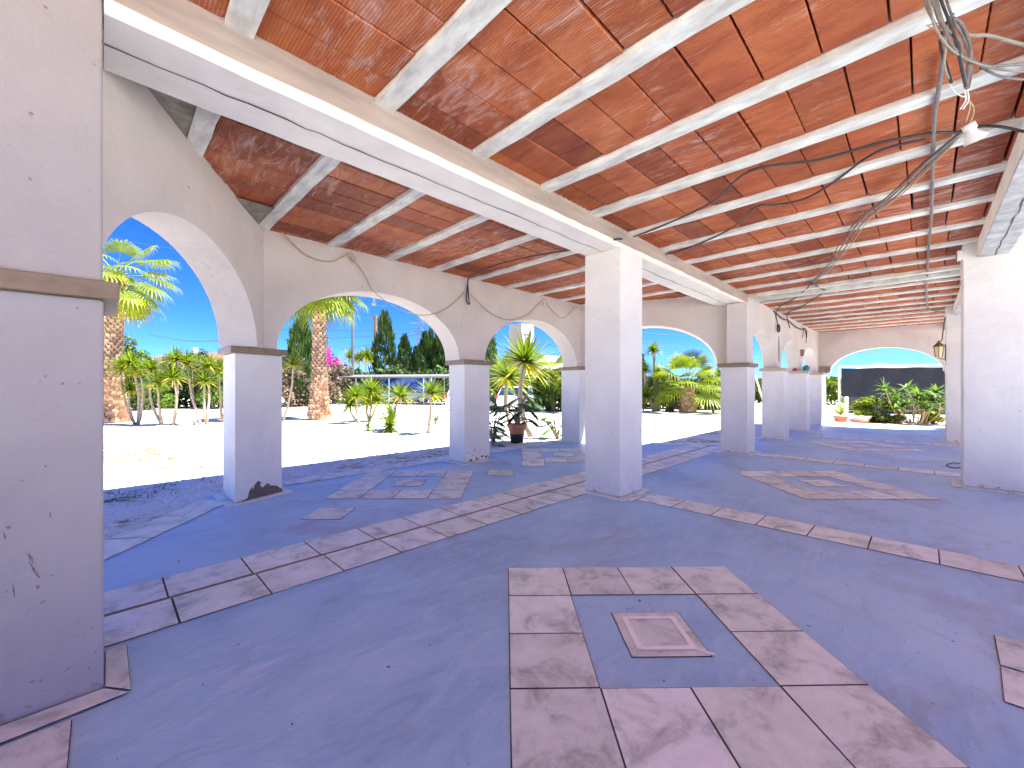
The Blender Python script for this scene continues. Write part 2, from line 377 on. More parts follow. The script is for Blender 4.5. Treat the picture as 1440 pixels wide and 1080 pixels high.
# ---------------------------------------------------------------- arched walls
def arched_wall(label,p0,p1,th,z0,z1,arches,parent=None,mat='wall',bulge=0,name='arched_wall'):
    a=Vector(p0); b=Vector(p1); L=(b-a).length; d=(b-a)/L; n=Vector((-d.y,d.x))      # thickness to the left of a->b
    xs={0.0:z0,L:z0}; K=28; segs=[]
    cols=[(0.0,z0)]
    for (x0,x1,zs,rise) in sorted(arches):
        c=(x0+x1)/2; r=(x1-x0)/2
        cols.append((x0,z0))
        for i in range(0,K+1):
            q=math.pi*(1-i/K); cols.append((c+r*math.cos(q),max(z0,zs+rise*math.sin(q))))
        cols.append((x1,z0))
    cols.append((L,z0))
    vs=[];fs=[]
    # split long plain runs
    full=[]
    for i in range(len(cols)-1):
        full.append(cols[i]); (xa,za),(xb,zb)=cols[i],cols[i+1]
        if xb-xa>.3:
            m_=int((xb-xa)/.25)
            for j in range(1,m_): full.append((xa+(xb-xa)*j/m_,z0))
    full.append(cols[-1]); cols=full
    for x,z in cols:
        off=bulge*math.sin(math.pi*x/L)
        p=a+d*x+n*off; q=p+n*th
        vs+=[(p.x,p.y,z),(p.x,p.y,z1),(q.x,q.y,z),(q.x,q.y,z1)]
    for i in range(len(cols)-1):
        o=4*i; 
        if cols[i+1][0]-cols[i][0]>1e-6:
            fs+=[(o,o+4,o+5,o+1),(o+2,o+3,o+7,o+6),(o+1,o+5,o+7,o+3)]
        fs.append((o,o+2,o+6,o+4))
    e=4*(len(cols)-1); fs+=[(0,1,3,2),(e,e+2,e+3,e+1)]
    mb=MB(); mb.add(vs,fs); o=mb.build(name,M[mat],parent)
    if not parent: tag(o,label,'wall')
    return o
# porch bay: side wall, garden wall, other side wall
W0=Vector((-.17,3.10)); W1=Vector((1.53,6.30))
LW=(W1-W0).length
arched_wall('tall side wall with one arch, between the near pillar and the mud-stained column',(W0.x,W0.y),(W1.x,W1.y),.42,2.01,4.1,[(.28,LW-.27,2.01,.92)],bulge=.03)
arched_wall('garden wall with two arches, beige light cord strung along it',(1.50,6.32),(8.95,6.32),.45,2.01,4.1,[(.20,3.36,2.01,1.03),(4.02,7.16,2.01,1.02)])
W4a=Vector((8.85,6.34)); W4b=Vector((10.25,3.16)); L4=(W4b-W4a).length
arched_wall('wall with a wide arch framing the fan palm, beside the beam end',(W4a.x,W4a.y),(W4b.x,W4b.y),.42,2.01,4.1,[(.12,L4-.25,2.01,.98)])
arched_wall('far left wall pierced by three narrow arches in a row',(10.38,2.93),(20.4,2.93),.34,2.01,4.1,[(.36,3.15,2.01,.92),(3.62,6.17,2.01,.92),(6.62,9.22,2.01,.90)])
ew=arched_wall('end wall with a wide low arch closing the far end',(20.42,2.95),(20.42,-2.2),.40,0,4.1,[(.42,3.55,1.92,.92)]) if False else None
arched_wall('end wall with a wide low arch closing the far end',(20.05,2.93),(20.05,-.62),.38,2.01,4.1,[(.36,3.42,2.01,.90)])
# end wall right pier
rp=column(rect(19.95,20.5,-1.15,-.58),2,'narrow white pier right of the end arch with a small brown cap',capmat='captop',col=False)
arched_wall('plain end wall stretch right of the end pier',(20.05,-.62),(20.05,-3.5),.38,2.01,4.1,[])
mb=MB(); mb.box(20.0,20.5,-3.5,-1.15,0,2.0); tag(mb.build('low_wall',M['wall']),'white low wall closing the far right corner','wall')
mb=MB(); mb.box(20.28,20.72,-.66,2.75,-.1,.07); tag(mb.build('door_sill',M['paint'],bevel=.01),'white sunlit sill under the end arch','sill')
# house wall on the right
mb=MB(); mb.box(13.0,13.3,-3.4,-1.62,0,3.6); tag(mb.build('side_wall',M['wall']),'bright white wall glimpsed past the right edge pillar','wall')
# ---------------------------------------------------------------- ceiling
S0,S1,T0,T1=-3.2,20.4,-3.5,7.0
roofpoly=[(S0,T0),(20.45,T0),(20.45,3.3),(10.5,3.3),(9.35,6.85),(1.2,6.85),(-.65,3.42),(S0,3.42)]
mb=MB(); mb.prism(roofpoly,3.85,4.12); roof=struct(mb.build('ceiling',M['joist']))
JW=.145; PITCH=.93; joists=[]
k=-5
while .57+PITCH*k<10.2: joists.append(.57+PITCH*k); k+=1
jl=list(joists)+[]
x=11.9
while x<20.3: jl.append(x); x+=.93
def tmax(s):   # how far the ceiling reaches toward the garden
    if s<-.15 or s>10.2: return 3.0 if s>10.2 else 3.35
    if s<1.5: return 3.1+(s+.17)/1.70*3.2+.05
    if s<8.9: return 6.34
    return 6.34-(s-8.9)/1.35*3.1
for s in jl:
    mb=MB(); n=36; t0=T0; t1=tmax(s)+(.15 if s<10 else 0); vs=[]; fs=[]
    for i in range(n+1):
        t=t0+(t1-t0)*i/n; wob=lambda: random.uniform(-.006,.006)
        a=s-JW/2+wob(); b=s+JW/2+wob(); z=3.60+random.uniform(-.003,.003)
        vs+=[(a,t,z),(b,t,z),(b,t,3.86),(a,t,3.86)]
    for i in range(n):
        o=4*i; fs+=[(o,o+4,o+5,o+1),(o+1,o+5,o+6,o+2),(o+3,o+7,o+4,o)]
    fs+=[(0,1,2,3),(4*n,4*n+3,4*n+2,4*n+1)]
    mb.add(vs,fs); mb.build('joist',M['joist'],roof)
# wide concrete tie between the two halves
mb=MB(); mb.box(10.62,10.75,T0,2.95,3.57,3.9); mb.build('joist',M['joist'],roof)
mb=MB(); mb.box(11.05,11.20,T0,2.95,3.54,3.9); mb.build('joist',M['joist'],roof)
mb=MB(); mb.box(10.75,11.05,T0,2.95,3.66,3.9); mb.build('tie_infill',M['raw'],roof)
# clay blocks, one mesh per bay
edges=sorted(jl+[10.685,11.125])
for a,b in zip(edges[:-1],edges[1:]):
    if b-a<.5 and a>10.6: continue
    mb=MB(); tints=[]; t=T0+random.uniform(0,.1); mid=(a+b)/2; tm=tmax(mid)+.40
    if mid<1.4 or mid>8.9: tm=tmax(mid)+.12
    if mid>10.2: tm=3.1
    if mid<-.3: tm=3.3
    x0=a+JW/2-.01; x1=b-JW/2+.01
    sag=random.uniform(0,.01)
    while t<tm:
        Lb=.318; g_=random.choice((.002,.003,.004,.006,.010))
        z=CE+random.uniform(-.006,.008); tilt=random.uniform(-.005,.005)
        y0,y1=t+g_,t+Lb
        # arched profile with shallow side chamfers
        cor=.0045 if mid>3.8 else .0012; NR=8; wq=(x1-x0-.06)/NR
        prof=[(x0,z+.02)]+[(x0+.03+wq*(q_+f_),z+(cor if f_ in(0,.85) else -cor)) for q_ in range(NR) for f_ in (0,.25,.6,.85)]+[(x1-.03,z+.002),(x1,z+.02)]
        vs=[(x,y0+.001,zz+.008-tilt) for x,zz in prof]+[(x,y0+.005,zz-tilt) for x,zz in prof]+[(x,y1-.005,zz+tilt) for x,zz in prof]+[(x,y1-.001,zz+.008+tilt) for x,zz in prof]
        vs+=[(x,y0+.001,3.87) for x,zz in prof]+[(x,y1-.001,3.87) for x,zz in prof]
        n=len(prof); fs=[]
        for r_ in range(3): fs+=[(r_*n+i,(r_+1)*n+i,(r_+1)*n+i+1,r_*n+i+1) for i in range(n-1)]
        fs+=[(4*n+i,i,i+1,4*n+i+1) for i in range(n-1)]+[(3*n+i,5*n+i,5*n+i+1,3*n+i+1) for i in range(n-1)]
        mb.add(vs,fs)
        q=random.random(); 
        if q<.13: c=(.64,.60,.62)
        elif q<.26: c=(1.15,1.35,1.5)
        elif q<.45: c=(1.12,1.18,1.12)
        else: v_=random.uniform(.86,1.12); c=(v_,v_*random.uniform(.95,1.08),v_)
        tints+=[c]*len(fs); t+=Lb+g_
    o=mb.build('brick_infill',M['brick'],roof); set_tint(o,tints)
# mortar fillings beside the side wall
mb=MB(); mb.add([(-.4,3.38,3.612),(.51,3.38,3.612),(.51,4.5,3.610),(.25,4.6,3.612),(-.4,3.7,3.612)],[(0,4,3,2,1)]); mb.build('mortar_fill',M['raw'],roof)
mb=MB(); mb.add([(.85,5.42,3.612),(1.43,5.42,3.610),(1.43,6.6,3.612),(1.2,6.6,3.612)],[(0,3,2,1)]); mb.build('mortar_fill',M['raw'],roof)
# ---------------------------------------------------------------- beams
def beam(label,t0,t1,s0,s1,zb,side_t,lip=True):
    raw=t0<0
    t=thing('beam',label,'beam',(s0,(t0+t1)/2,zb))
    mb=MB(); n=60; vs=[];fs=[]
    for i in range(n+1):
        s=s0+(s1-s0)*i/n; j=lambda a=.003: random.uniform(-a,a)
        pr=[(t0-.012+j(),zb+.02),(t0+.012+j(),zb+j()),(t1+j(),zb+j()),(t1+j(),zb+.26),(t0+.035,zb+.26),(t0+.03,zb+.075),(t0-.012+j(),zb+.062+j(.006))]
        vs+=[(s,y,z) for y,z in pr]
    m_=7
    for i in range(n):
        for k in range(m_): fs.append((i*m_+k,(i+1)*m_+k,(i+1)*m_+(k+1)%m_,i*m_+(k+1)%m_))
    fs+=[tuple(range(m_)),tuple(n*m_+k for k in range(m_-1,-1,-1))]
    mb.add(vs,fs); mb.build('soffit',M['beamraw'] if raw else M['beam'],t)
    mb=MB(); mb.box(s0,s1,t0-.004,t0+.05,zb+.066,3.86); mb.build('side',M['beamside'],t)
    mb=MB(); mb.box(s0,s1,t1-.05,t1+.003,zb+(.012 if raw else .05),3.86); mb.build('side',M['beam'] if raw else M['beamside'],t)
    mb=MB(); tc=(t0+t1)/2; pth=[]; s=s0
    while s<s1: pth.append((s,tc+random.uniform(-.012,.012))); s+=random.uniform(.06,.25)
    pth.append((s1,tc)); vs=[]; 
    for (x,y) in pth: w_=random.uniform(.003,.008); vs+=[(x,y-w_,zb-.0045),(x,y+w_,zb-.0045)]
    mb.add(vs,[(2*i,2*i+1,2*i+3,2*i+2) for i in range(len(pth)-1)]); mb.build('crack',M['crack'],t)
    return t
beam('long white main beam with a crack along it, crossing overhead to the middle pillar',2.87,3.40,0.0,10.6,3.36,2.85)
beam('short pale beam at the upper right, resting on the broad right pillar',-.87,-.57,-1.6,9.3,3.38,-.57)
beam('farther beam section between the two right pillars',-.87,-.57,9.63,15.92,3.38,-.57)
beam('last beam section running from the lantern pillar to the end wall',-.87,-.57,16.5,20.05,3.38,-.57)
# ================================================================ small things in the porch
M['glass']=simple('lamp_glass',(.75,.62,.30),.2,.1,10); M['brass']=simple('old_brass',(.22,.14,.05),.5,.3,20,metal=.6)
M['white_plastic']=simple('white_plastic',(.78,.75,.68),.35,.05,5)
def patch(parent,pts,o,u,n,mat='mud',name='stain',th=.004):
    return face_patch(name,pts,o,u,n,None,'',th).build(name,M[mat],parent)
def blob(cx,cy,rx,ry,k=9,ang=0,j=.35):
    out=[]
    for i in range(k):
        a=2*math.pi*i/k; r=1+random.uniform(-j,j); x=rx*math.cos(a)*r; y=ry*math.sin(a)*r
        out.append((cx+x*math.cos(ang)-y*math.sin(ang),cy+x*math.sin(ang)+y*math.cos(ang)))
    return out
for (s,z,rx,ry,an) in ((-.235,.72,.007,.03,.25),(-.225,.66,.006,.05,.35),(-.30,.875,.010,.012,0),(-.31,.84,.004,.02,.2),(-.20,.505,.022,.003,.75),(-.24,.485,.02,.002,.75),(-.176,.90,.004,.02,0),(-.19,1.13,.005,.008,0),(-.285,.60,.004,.04,.1),(-.215,.58,.011,.012,0),(-.17,.62,.008,.004,.2),(-.05,.13,.009,.006,0),(-.03,.2,.006,.004,0),(-.12,.16,.014,.003,.5),(-.2,.1,.006,.004,0),(-.09,.3,.007,.002,0),(-.04,.32,.007,.002,0)):
    patch(p0,blob(s,z,rx*.62,ry*.8,8,an,.5),(0,2.8595,0),(1,0,0),(0,-1,0),'stain',th=.001)
for (a,z,rx,ry) in ((.05,.22,.01,.014),(.12,.18,.03,.006),(.2,.15,.012,.012),(.45,.09,.05,.02),(.3,.06,.03,.03),(.15,.05,.04,.02),(.55,.07,.03,.03),(.62,.05,.02,.02),(.38,.2,.01,.006),(.25,.24,.014,.02)):
    patch(c2,blob(4.93+a,z,rx,ry,9,0,.5),(0,6.239,0),(1,0,0),(0,-1,0))
# raw mortar and slit marks on the far left wall
wb=[o for o in C.objects if o.name.startswith('arched_wall')][3]
patch(wb,[(10.74,2.62),(10.80,2.60),(10.84,2.80),(10.92,2.95),(10.97,3.08),(10.90,3.12),(10.86,3.06),(10.84,3.13),(10.74,3.13)],(0,2.929,0),(1,0,0),(0,-1,0),'raw','mortar_patch',.006)
patch(wb,[(13.72,2.22),(13.80,2.2),(13.81,2.55),(13.78,2.9),(13.73,2.95),(13.70,2.6)],(0,2.929,0),(1,0,0),(0,-1,0),'mud','open_slot',.006)
ewall=[o for o in C.objects if o.name.startswith('arched_wall')][4]
patch(ewall,[(-2.92,2.03),(-2.55,2.03),(-2.55,2.28),(-2.90,2.30)],(20.049,0,0),(0,-1,0),(-1,0,0),'raw','mortar_patch',.006)
# tiles laid round the pillar feet
tiles('base_tile',[orient([(.005,2.86),(.095,2.74),(.095,3.24),(.005,3.24)]),orient([(-.72,2.70),(.09,2.73),(.0,2.855),(-.72,2.855)]),
   orient([(-.62,2.24),(-.10,2.24),(-.10,2.69),(-.62,2.69)]),orient([(8.93,-.31),(8.93,-.41),(9.05,-.41),(9.05,-.30)])],z=.010,jz=.008,gap=.004)
tiles('base_tile',[orient([(3.79,-.30),(3.83,-.72),(3.42,-.72),(3.40,-.29)]),orient([(3.39,-.29),(3.41,-.72),(3.04,-.72),(3.02,-.27)])],z=.007,jz=.006,gap=.004)
def cord(name,pts,r,mat,label=None,cat=None,parent=None,sub=6,n=6,group=None):
    P=[Vector(p) for p in pts]; out=[]
    if len(P)>2:
        for i in range(len(P)-1):
            a=P[max(i-1,0)];b=P[i];c=P[i+1];d=P[min(i+2,len(P)-1)]
            for k in range(sub):
                t=k/sub; out.append(.5*((2*b)+(c-a)*t+(2*a-5*b+4*c-d)*t*t+(3*b-a-3*c+d)*t**3))
        out.append(P[-1])
    else: out=P
    o=MB().tube(out,r,n).build(name,M[mat],parent,smooth=True)
    if label: tag(o,label,cat,group)
    return o
ZC=3.585
def cz(px,py,z=ZC): return at(px,py,z)
# grey conduit line running along the ceiling toward the end wall
cord('conduit',[cz(1327,78),cz(1321,120),cz(1315,160),cz(1312,215),cz(1310,300),cz(1306,350),cz(1304,385),cz(1303,408),cz(1305,432),cz(1318,438),cz(1334,440),(15.9,-.42,3.3),(15.9,-.40,3.0)],.014,'cablegrey','long grey conduit running straight along the clay ceiling toward the end wall','conduit')
cord('cable',[cz(1440,185,3.5),cz(1405,178,3.52),cz(1375,178),cz(1345,186),cz(1315,187),cz(1240,200),cz(1150,225),cz(1055,240),cz(1000,285),cz(930,318),cz(880,336),(4.75,2.83,3.42),(4.55,3.45,3.40),cz(800,352,3.45),cz(750,360,3.5),cz(700,372,3.5),cz(660,388,3.52)],.011,'cable','upper thin black cable slung from the hanging lamp over the middle pillar','cable')
cord('cable',[cz(1300,196),cz(1230,215),cz(1170,258),cz(1130,280),cz(1090,288),cz(1063,291),cz(1030,320),cz(985,342),cz(940,357),cz(900,358,3.5),cz(884,351,3.45)],.011,'cable','lower thin black cable sagging under the joists to the middle pillar','cable')
for k,(dx,r,mt) in enumerate(((0,.011,'cablegrey'),(6,.009,'cablegrey'),(11,.007,'cord'),(-5,.008,'cable'))):
    pts=[cz(1352+dx*.3,186),cz(1300+dx,232,3.5+.01*k),cz(1255+dx,275,3.5),cz(1212+dx,308,3.57)]
    pts2=[cz(1212+dx*.8,308,3.57),cz(1185+dx,345,3.53),cz(1162+dx*.6,378,3.52),cz(1143+dx*.3,397)]
    labs=['thick grey cable of the slack bundle crossing the ceiling diagonally','second grey cable of the slack diagonal bundle, right of the thick one','pale beige cord of the slack diagonal cable bundle','thin black cable leftmost in the slack diagonal bundle']
    cord('cable',pts+pts2[1:]+[cz(1160,408)] if k!=3 else pts+pts2[1:],r,mt,labs[k],'cable',group='slack cable bundle under the ceiling')
cord('cable',[cz(1143,397),cz(1120,418),cz(1098,430),(13.3,2.9,3.52),(13.35,2.88,3.3),(13.42,2.88,3.2)],.013,'cable','black cable dropping from the bundle to the coil on the far left wall','cable')
cord('cable',[cz(1145,397),cz(1152,405),cz(1160,409),cz(1145,420),cz(1125,432),cz(1108,440),(14.6,2.88,3.5),(14.9,2.88,3.28)],.014,'cable','black cable looping from the bundle down above the narrow arches','cable')
cord('cable',[(13.1,2.90,3.57),(14.0,2.88,3.46),(14.8,2.9,3.5),(15.8,2.88,3.40),(16.8,2.88,3.42),(17.3,2.9,3.5),(17.45,2.88,3.2)],.018,'cable','black cable sagging along the top of the far left wall','cable')
for i,(s,l) in enumerate(((16.6,.35),(17.2,.5))):
    cord('cable_end',[(s+.3,2.88,3.48),(s+.1,2.85,3.3),(s,2.86,3.48-l)],.010,'cable',['short frayed black cable end hanging on the far left wall, nearer one','short frayed black cable end hanging on the far left wall, farther one'][i],'cable')
ring=[(13.45+.10*math.cos(a),2.87,3.13+.10*math.sin(a)) for a in [i*math.pi/6 for i in range(13)]]
cord('cable_coil',ring,.026,'cable','small black cable coil hanging near the first narrow arch','cable')
# hanging bundle with lamp at upper right
HB=dp(1338,40,2.1)
t=thing('hanging_cables','thick tangle of old grey cables hanging from the ceiling at upper right','cables',tuple(HB))
def hb(px,py,d=2.1): return dp(px,py,d)
loops=[[(1288,-60),(1300,0),(1312,28),(1322,52),(1335,68),(1350,80)],[(1300,-60),(1310,0),(1325,30),(1330,60),(1328,90),(1334,112)],[(1312,-60),(1322,-5),(1334,28),(1345,60),(1352,95),(1358,122)],
 [(1322,-60),(1330,-5),(1342,30),(1358,60),(1366,95),(1362,124)],[(1305,-40),(1318,20),(1332,42),(1350,60),(1354,100),(1360,125)],[(1340,20),(1330,34),(1322,60),(1330,90),(1338,117)],[(1340,26),(1352,34),(1364,66),(1362,100),(1358,122)],
 [(1296,-50),(1308,10),(1316,40),(1338,70),(1370,88),(1410,98),(1460,102)],[(1306,-50),(1325,30),(1345,72),(1385,92),(1440,90),(1470,92)],[(1300,-40),(1330,50),(1368,84),(1400,105),(1440,112),(1480,112)],[(1335,25),(1358,48),(1390,50),(1420,58),(1450,66)]]
for i,L in enumerate(loops):
    rr=random.uniform(.005,.0095); dd=2.1+random.uniform(-.05,.05)
    cord('strand',[hb(x,y,dd) for x,y in L],rr,['cablegrey','cable','raw'][(i*2)%3 if i%4 else 0],parent=t)
cord('tie',[hb(1303,36),hb(1318,33),hb(1332,38),hb(1322,42),hb(1305,37)],.003,'cord',parent=t)
cord('thin_wire',[hb(1336,118),hb(1343,130),hb(1355,136),hb(1358,134)],.003,'white_plastic',parent=t,n=5)
for dx in (0,4): cord('thin_wire',[hb(1355+dx,122),hb(1358+dx,140),hb(1350+dx,154)],.0035,'white_plastic',parent=t,n=5)
lc=hb(1366,182)
t=thing('hanging_lamp','small white lamp holder with a bulb dangling from the cable tangle','lamp',tuple(lc))
cord('lamp_wire',[hb(1358,138),hb(1368,148),hb(1369,160),hb(1364,174)],.003,'cord',parent=t,n=5)
cord('lamp_wire',[hb(1362,138),hb(1364,152),hb(1358,172)],.003,'cord',parent=t,n=5)
def along(o,d,prof,name,mat,parent,n=18):
    mb=MB(); mb.lathe(prof,(0,0,0),n); q=Vector(d).normalized().to_track_quat('Z','Y'); mb.v=[tuple(Vector(o)+q@Vector(v)) for v in mb.v]
    return mb.build(name,M[mat],parent,smooth=True)
dl=hb(1374,196)-hb(1361,172)
along(hb(1361,175),dl,[(.001,0),(.026,.0),(.026,.032),(.020,.034),(.022,.05),(.045,.085),(.046,.092),(.03,.094),(.001,.096)],'lamp_holder','white_plastic',t)
along(hb(1370,190),dl,[(.001,0),(.02,.004),(.038,.02),(.036,.03),(.001,.036)],'bulb','glass',t)
# light cord along the garden wall
def wl(px,py,tt=6.27):
    k=(px-720)/FP; D=tt/(-k*CA+SA); return dp(px,py,D)
Lc=[[wl(346,292,6.1),wl(343,268,6.1),wl(340,258,6.05),wl(349,252,6.05),wl(356,262,6.1),wl(372,296,6.2),wl(400,330),wl(430,358),wl(462,368),wl(480,362),wl(493,355)],
    [wl(493,355),wl(500,364),wl(496,368),wl(492,360),wl(505,375),wl(515,390),wl(524,408),wl(545,425),wl(575,440),wl(598,443),wl(620,438),wl(640,425),wl(653,410)],
    [wl(656,408),wl(670,422),wl(690,440),wl(715,450),wl(740,444),wl(755,430),wl(765,420)],[wl(766,420),wl(775,435),wl(788,446),wl(797,445),wl(805,436),wl(811,432),wl(824,438)]]
t=thing('string_light','beige light cord sagging in loops along the garden wall','string light',tuple(wl(493,355)))
for L in Lc: cord('cord',L,.008,'cord',parent=t,n=5)
M['bulbglass']=simple('clear_bulb',(.75,.76,.78),.1,.03,8,spec=.8)
for (px,py) in ((344,298),(526,428),(765,431)):
    o=wl(px,py-8,6.2); along(o,(0,0,-1),[(.001,0),(.016,.0),(.016,.03),(.012,.035)],'bulb_socket','white_plastic',t,10); along(o+Vector((0,0,-.03)),(0,0,-1),[(.012,0),(.02,.02),(.032,.05),(.03,.07),(.001,.085)],'bulb','bulbglass',t,12)
cord('cable',[wl(659,389),wl(657,405),wl(656,422),wl(660,428),wl(659,418),wl(658,400)],.013,'cable','short black cable end drooping from the ceiling between the two garden arches','cable')
# wall lantern, sconce, items on caps
LP=Vector((15.95,-.30,2.46))
t=thing('wall_lantern','old brass wall lantern with yellow glass on the pillar behind the broad one','lantern',tuple(LP))
MB().lathe([(.03,-.20),(.075,-.17),(.10,.10),(.105,.11)],LP,6).build('glass_body',M['glass'],t)
MB().lathe([(.13,.10),(.13,.12),(.05,.20),(.03,.22),(.04,.24),(.005,.27)],LP,6).build('lid',M['brass'],t)
mb=MB()
for k in range(6):
    a=2*math.pi*k/6; mb.tube([LP+Vector((.078*math.cos(a),.078*math.sin(a),-.18)),LP+Vector((.106*math.cos(a),.106*math.sin(a),.11))],.008,4)
mb.build('frame',M['brass'],t)
mb=MB(); mb.tube([LP+Vector((0,0,-.2)),LP+Vector((0,-.08,-.24)),LP+Vector((0,-.13,-.2))],.012,6); mb.box(LP.x-.05,LP.x+.05,-.43,-.41,LP.z-.28,LP.z+.16); mb.build('bracket',M['brass'],t)
cord('lantern_wire',[(15.93,-.42,3.34),(15.94,-.38,3.0),(15.95,-.36,2.75),(15.95,-.32,2.7)],.012,'cable',parent=t)
t=thing('wall_sconce','small brown half-round wall lamp between the last two narrow arches','wall lamp',(16.8,2.9,2.62))
mb=MB(); vs=[]
for z,r in ((2.52,.08),(2.62,.10),(2.74,.11)):
    for k in range(9): a=math.pi+math.pi*k/8; vs.append((16.8+r*1.1*math.cos(a),2.93+r*math.sin(a),z))
mb.add(vs,[(i*9+k,i*9+k+1,(i+1)*9+k+1,(i+1)*9+k) for i in range(2) for k in range(8)]+[tuple(range(8,-1,-1)),tuple(18+k for k in range(9))]); mb.build('shade',M['brass'],t)
mb=MB(); mb.box(16.70,16.90,2.915,2.93,2.52,2.74); mb.build('back_plate',M['mud'],t)
M['teal']=simple('teal_plastic',(.02,.25,.28),.35,.1,8); M['red']=simple('red_plastic',(.55,.02,.03),.35,.1,8)
t=thing('watering_jug','small teal jug lying on the third narrow-arch column cap','jug',(16.75,2.78,2.01))
MB().lathe([(.07,0),(.10,.03),(.10,.13),(.06,.17),(.055,.19)],(16.75,2.78,2.011),14).build('jug_body',M['teal'],t,smooth=True)
MB().tube([(16.85,2.78,2.12),(16.98,2.74,2.15),(17.02,2.72,2.17)],[.02,.015,.012],8).build('spout',M['teal'],t)
t=thing('red_cup','small red cup standing beside the teal jug on the column cap','cup',(16.5,3.05,2.01))
MB().lathe([(.045,0),(.055,.09),(.05,.09),(.042,.01)],(16.5,3.05,2.011),14).build('cup',M['red'],t,smooth=True)
cord('floor_cord',[at(1331,654,.012),at(1336,651.5,.012),at(1345,651,.012),at(1353,653,.012),at(1352,657,.012),at(1344,658,.012),at(1336,657,.012),at(1331,655,.012)],.009,'cable','thin dark cord looped on the floor left of the broad right pillar','cord')
t=thing('junction_box','small white junction box on the top of the broad right pillar','junction box',(9.04,-.38,3.45))
mb=MB(); mb.box(9.02,9.16,-.419,-.36,3.38,3.52); mb.build('box',M['white_plastic'],t,bevel=.006); mb=MB(); mb.box(9.04,9.14,-.36,-.352,3.40,3.50); mb.build('lid',M['brass'],t)
# ================================================================ plants
def tmb(): m=MB(); m.t=[]; return m
def tadd(m,vs,fs,c): m.add(vs,fs); m.t+=[c]*len(fs)
def tbuild(m,name,mat,parent=None):
    o=m.build(name,mat,parent); set_tint(o,m.t); return o
def rv(s=1): 
    while True:
        v=Vector((random.uniform(-1,1),random.uniform(-1,1),random.uniform(-1,1)))
        if .01<v.length<1: return v.normalized()*s
YEL=(1.0,1.0,1.0)
def blade(m,b,d,L,w,droop,c,segs=4,up=Vector((0,0,1)),fold=.25):
    d=d.normalized(); s=d.cross(up); 
    if s.length<.05: s=rv().cross(d)
    s.normalize(); vs=[]; p=b.copy(); dd=d.copy()
    for i in range(segs+1):
        t=i/segs; ww=w*(.55+.9*t if t<.35 else (1-t)/(.65)*.9+.0)*.5 if i else w*.35
        nrm=s.cross(dd).normalized()
        vs+= [p+s*ww, p-nrm*ww*fold*1.5, p-s*ww] if i<segs else [p]
        dd=(dd+Vector((0,0,-droop/segs))).normalized(); p=p+dd*(L/segs)
    fs=[]
    for i in range(segs-1):
        o=3*i; fs+=[(o,o+1,o+4,o+3),(o+1,o+2,o+5,o+4)]
    o=3*(segs-1); fs+=[(o,o+1,o+3),(o+1,o+2,o+3)]
    tadd(m,vs,fs,c)
def rosette(m,c,axis,R_,n=60,low=-.45,w=.045):
    axis=axis.normalized()
    for i in range(n):
        z=low+(1-low)*((i+.5)/n); a=i*2.399+random.uniform(-.2,.2); r=math.sqrt(max(0,1-z*z))
        v=Vector((r*math.cos(a),r*math.sin(a),z)); q=axis.to_track_quat('Z','Y'); v=q@v
        k=random.uniform(.75,1.2)
        col=(1.0*k,1.0*k,.9*k) if z>0 else ((1.5*k,1.15*k,.9*k) if random.random()<.6 else (2.6*k,1.6*k,1.6*k))
        L=R_*random.uniform(.8,1.08)*(1.0 if z<.6 else .85)
        blade(m,c+v*.03,v,L,w,.12+.35*max(0,.4-z),col)
M['yucca']=leaf_mat('yucca_leaf',(.10,.16,.010),(.17,.24,.015),trans=.35,rough=.35)
M['stem']=simple('yucca_stem',(.36,.28,.20),.9,.3,14,.6,.02,stretch=(1,1,3))
M['palmtrunk']=None
def trunk_mat(name,c1,c2):
    m,nt,b=newmat(name); co_=coords(nt); n=noise(nt,co_,14,6,.7)
    at_=N(nt,'ShaderNodeAttribute',attribute_name='tint')
    c=mix(nt,ramp(nt,n,[(.3,c1),(.7,c2)]),at_.outputs['Color'],1.0,'MULTIPLY'); nt.links.new(c,b.inputs['Base Color']); b.inputs['Roughness'].default_value=.9
    bump(nt,b,n,.6,.02); return m
M['palmtrunk']=trunk_mat('palm_bark',(.25,.15,.09),(.46,.30,.19))
M['palmleaf']=leaf_mat('palm_leaf',(.10,.15,.008),(.19,.24,.015),trans=.4,rough=.45)
def yucca(label,base,heads,group='spiky yucca plants in the gravel garden',R_=.55,tr=.06,n=56,cat='yucca',w=.045):
    base=Vector(base); t=thing('yucca_plant',label,cat,tuple(base),group)
    for (tip,bend) in heads:
        tip=Vector(tip); mid=base.lerp(tip,.5)+Vector(bend)
        P=[]
        for i in range(9):
            q=i/8; P.append((1-q)**2*base+2*q*(1-q)*mid+q*q*tip+Vector((random.uniform(-.015,.015),random.uniform(-.015,.015),0)))
        MB().tube(P,[tr*(1.1-.5*i/8) for i in range(9)],8).build('stem',M['stem'],t,smooth=True)
        m=tmb(); ax=(P[-1]-P[-2]).normalized()+Vector((0,0,.8)); rosette(m,tip,ax,R_*random.uniform(.9,1.1),n,w=w); tbuild(m,'leaf_rosette',M['yucca'],t)
    return t
def hp(px,py,D): return dp(px,py,D)
def Y(label,bx,by,heads,R_=.5,tr=.05,n=52,w=.045,group='spiky yucca plants in the gravel garden'):
    b=at(bx,by,-.05); D=b.x*CA+b.y*SA; hs=[]
    for (px,py,bend) in heads: hs.append((dp(px,py,D+random.uniform(-.3,.3)),(bend*SA,-bend*CA,0)))
    return yucca(label,b,hs,group,R_*1.28,tr,int(n*1.35),w=w*1.9)
Y('leaning yucca with two spiky heads in front of the left palm trunk',190,597,[(171,518,-.35),(183,548,-.3)],.55)
Y('yucca with three crooked stems right of the left palm',194,597,[(184,510,.3),(196,522,.35)],.55)
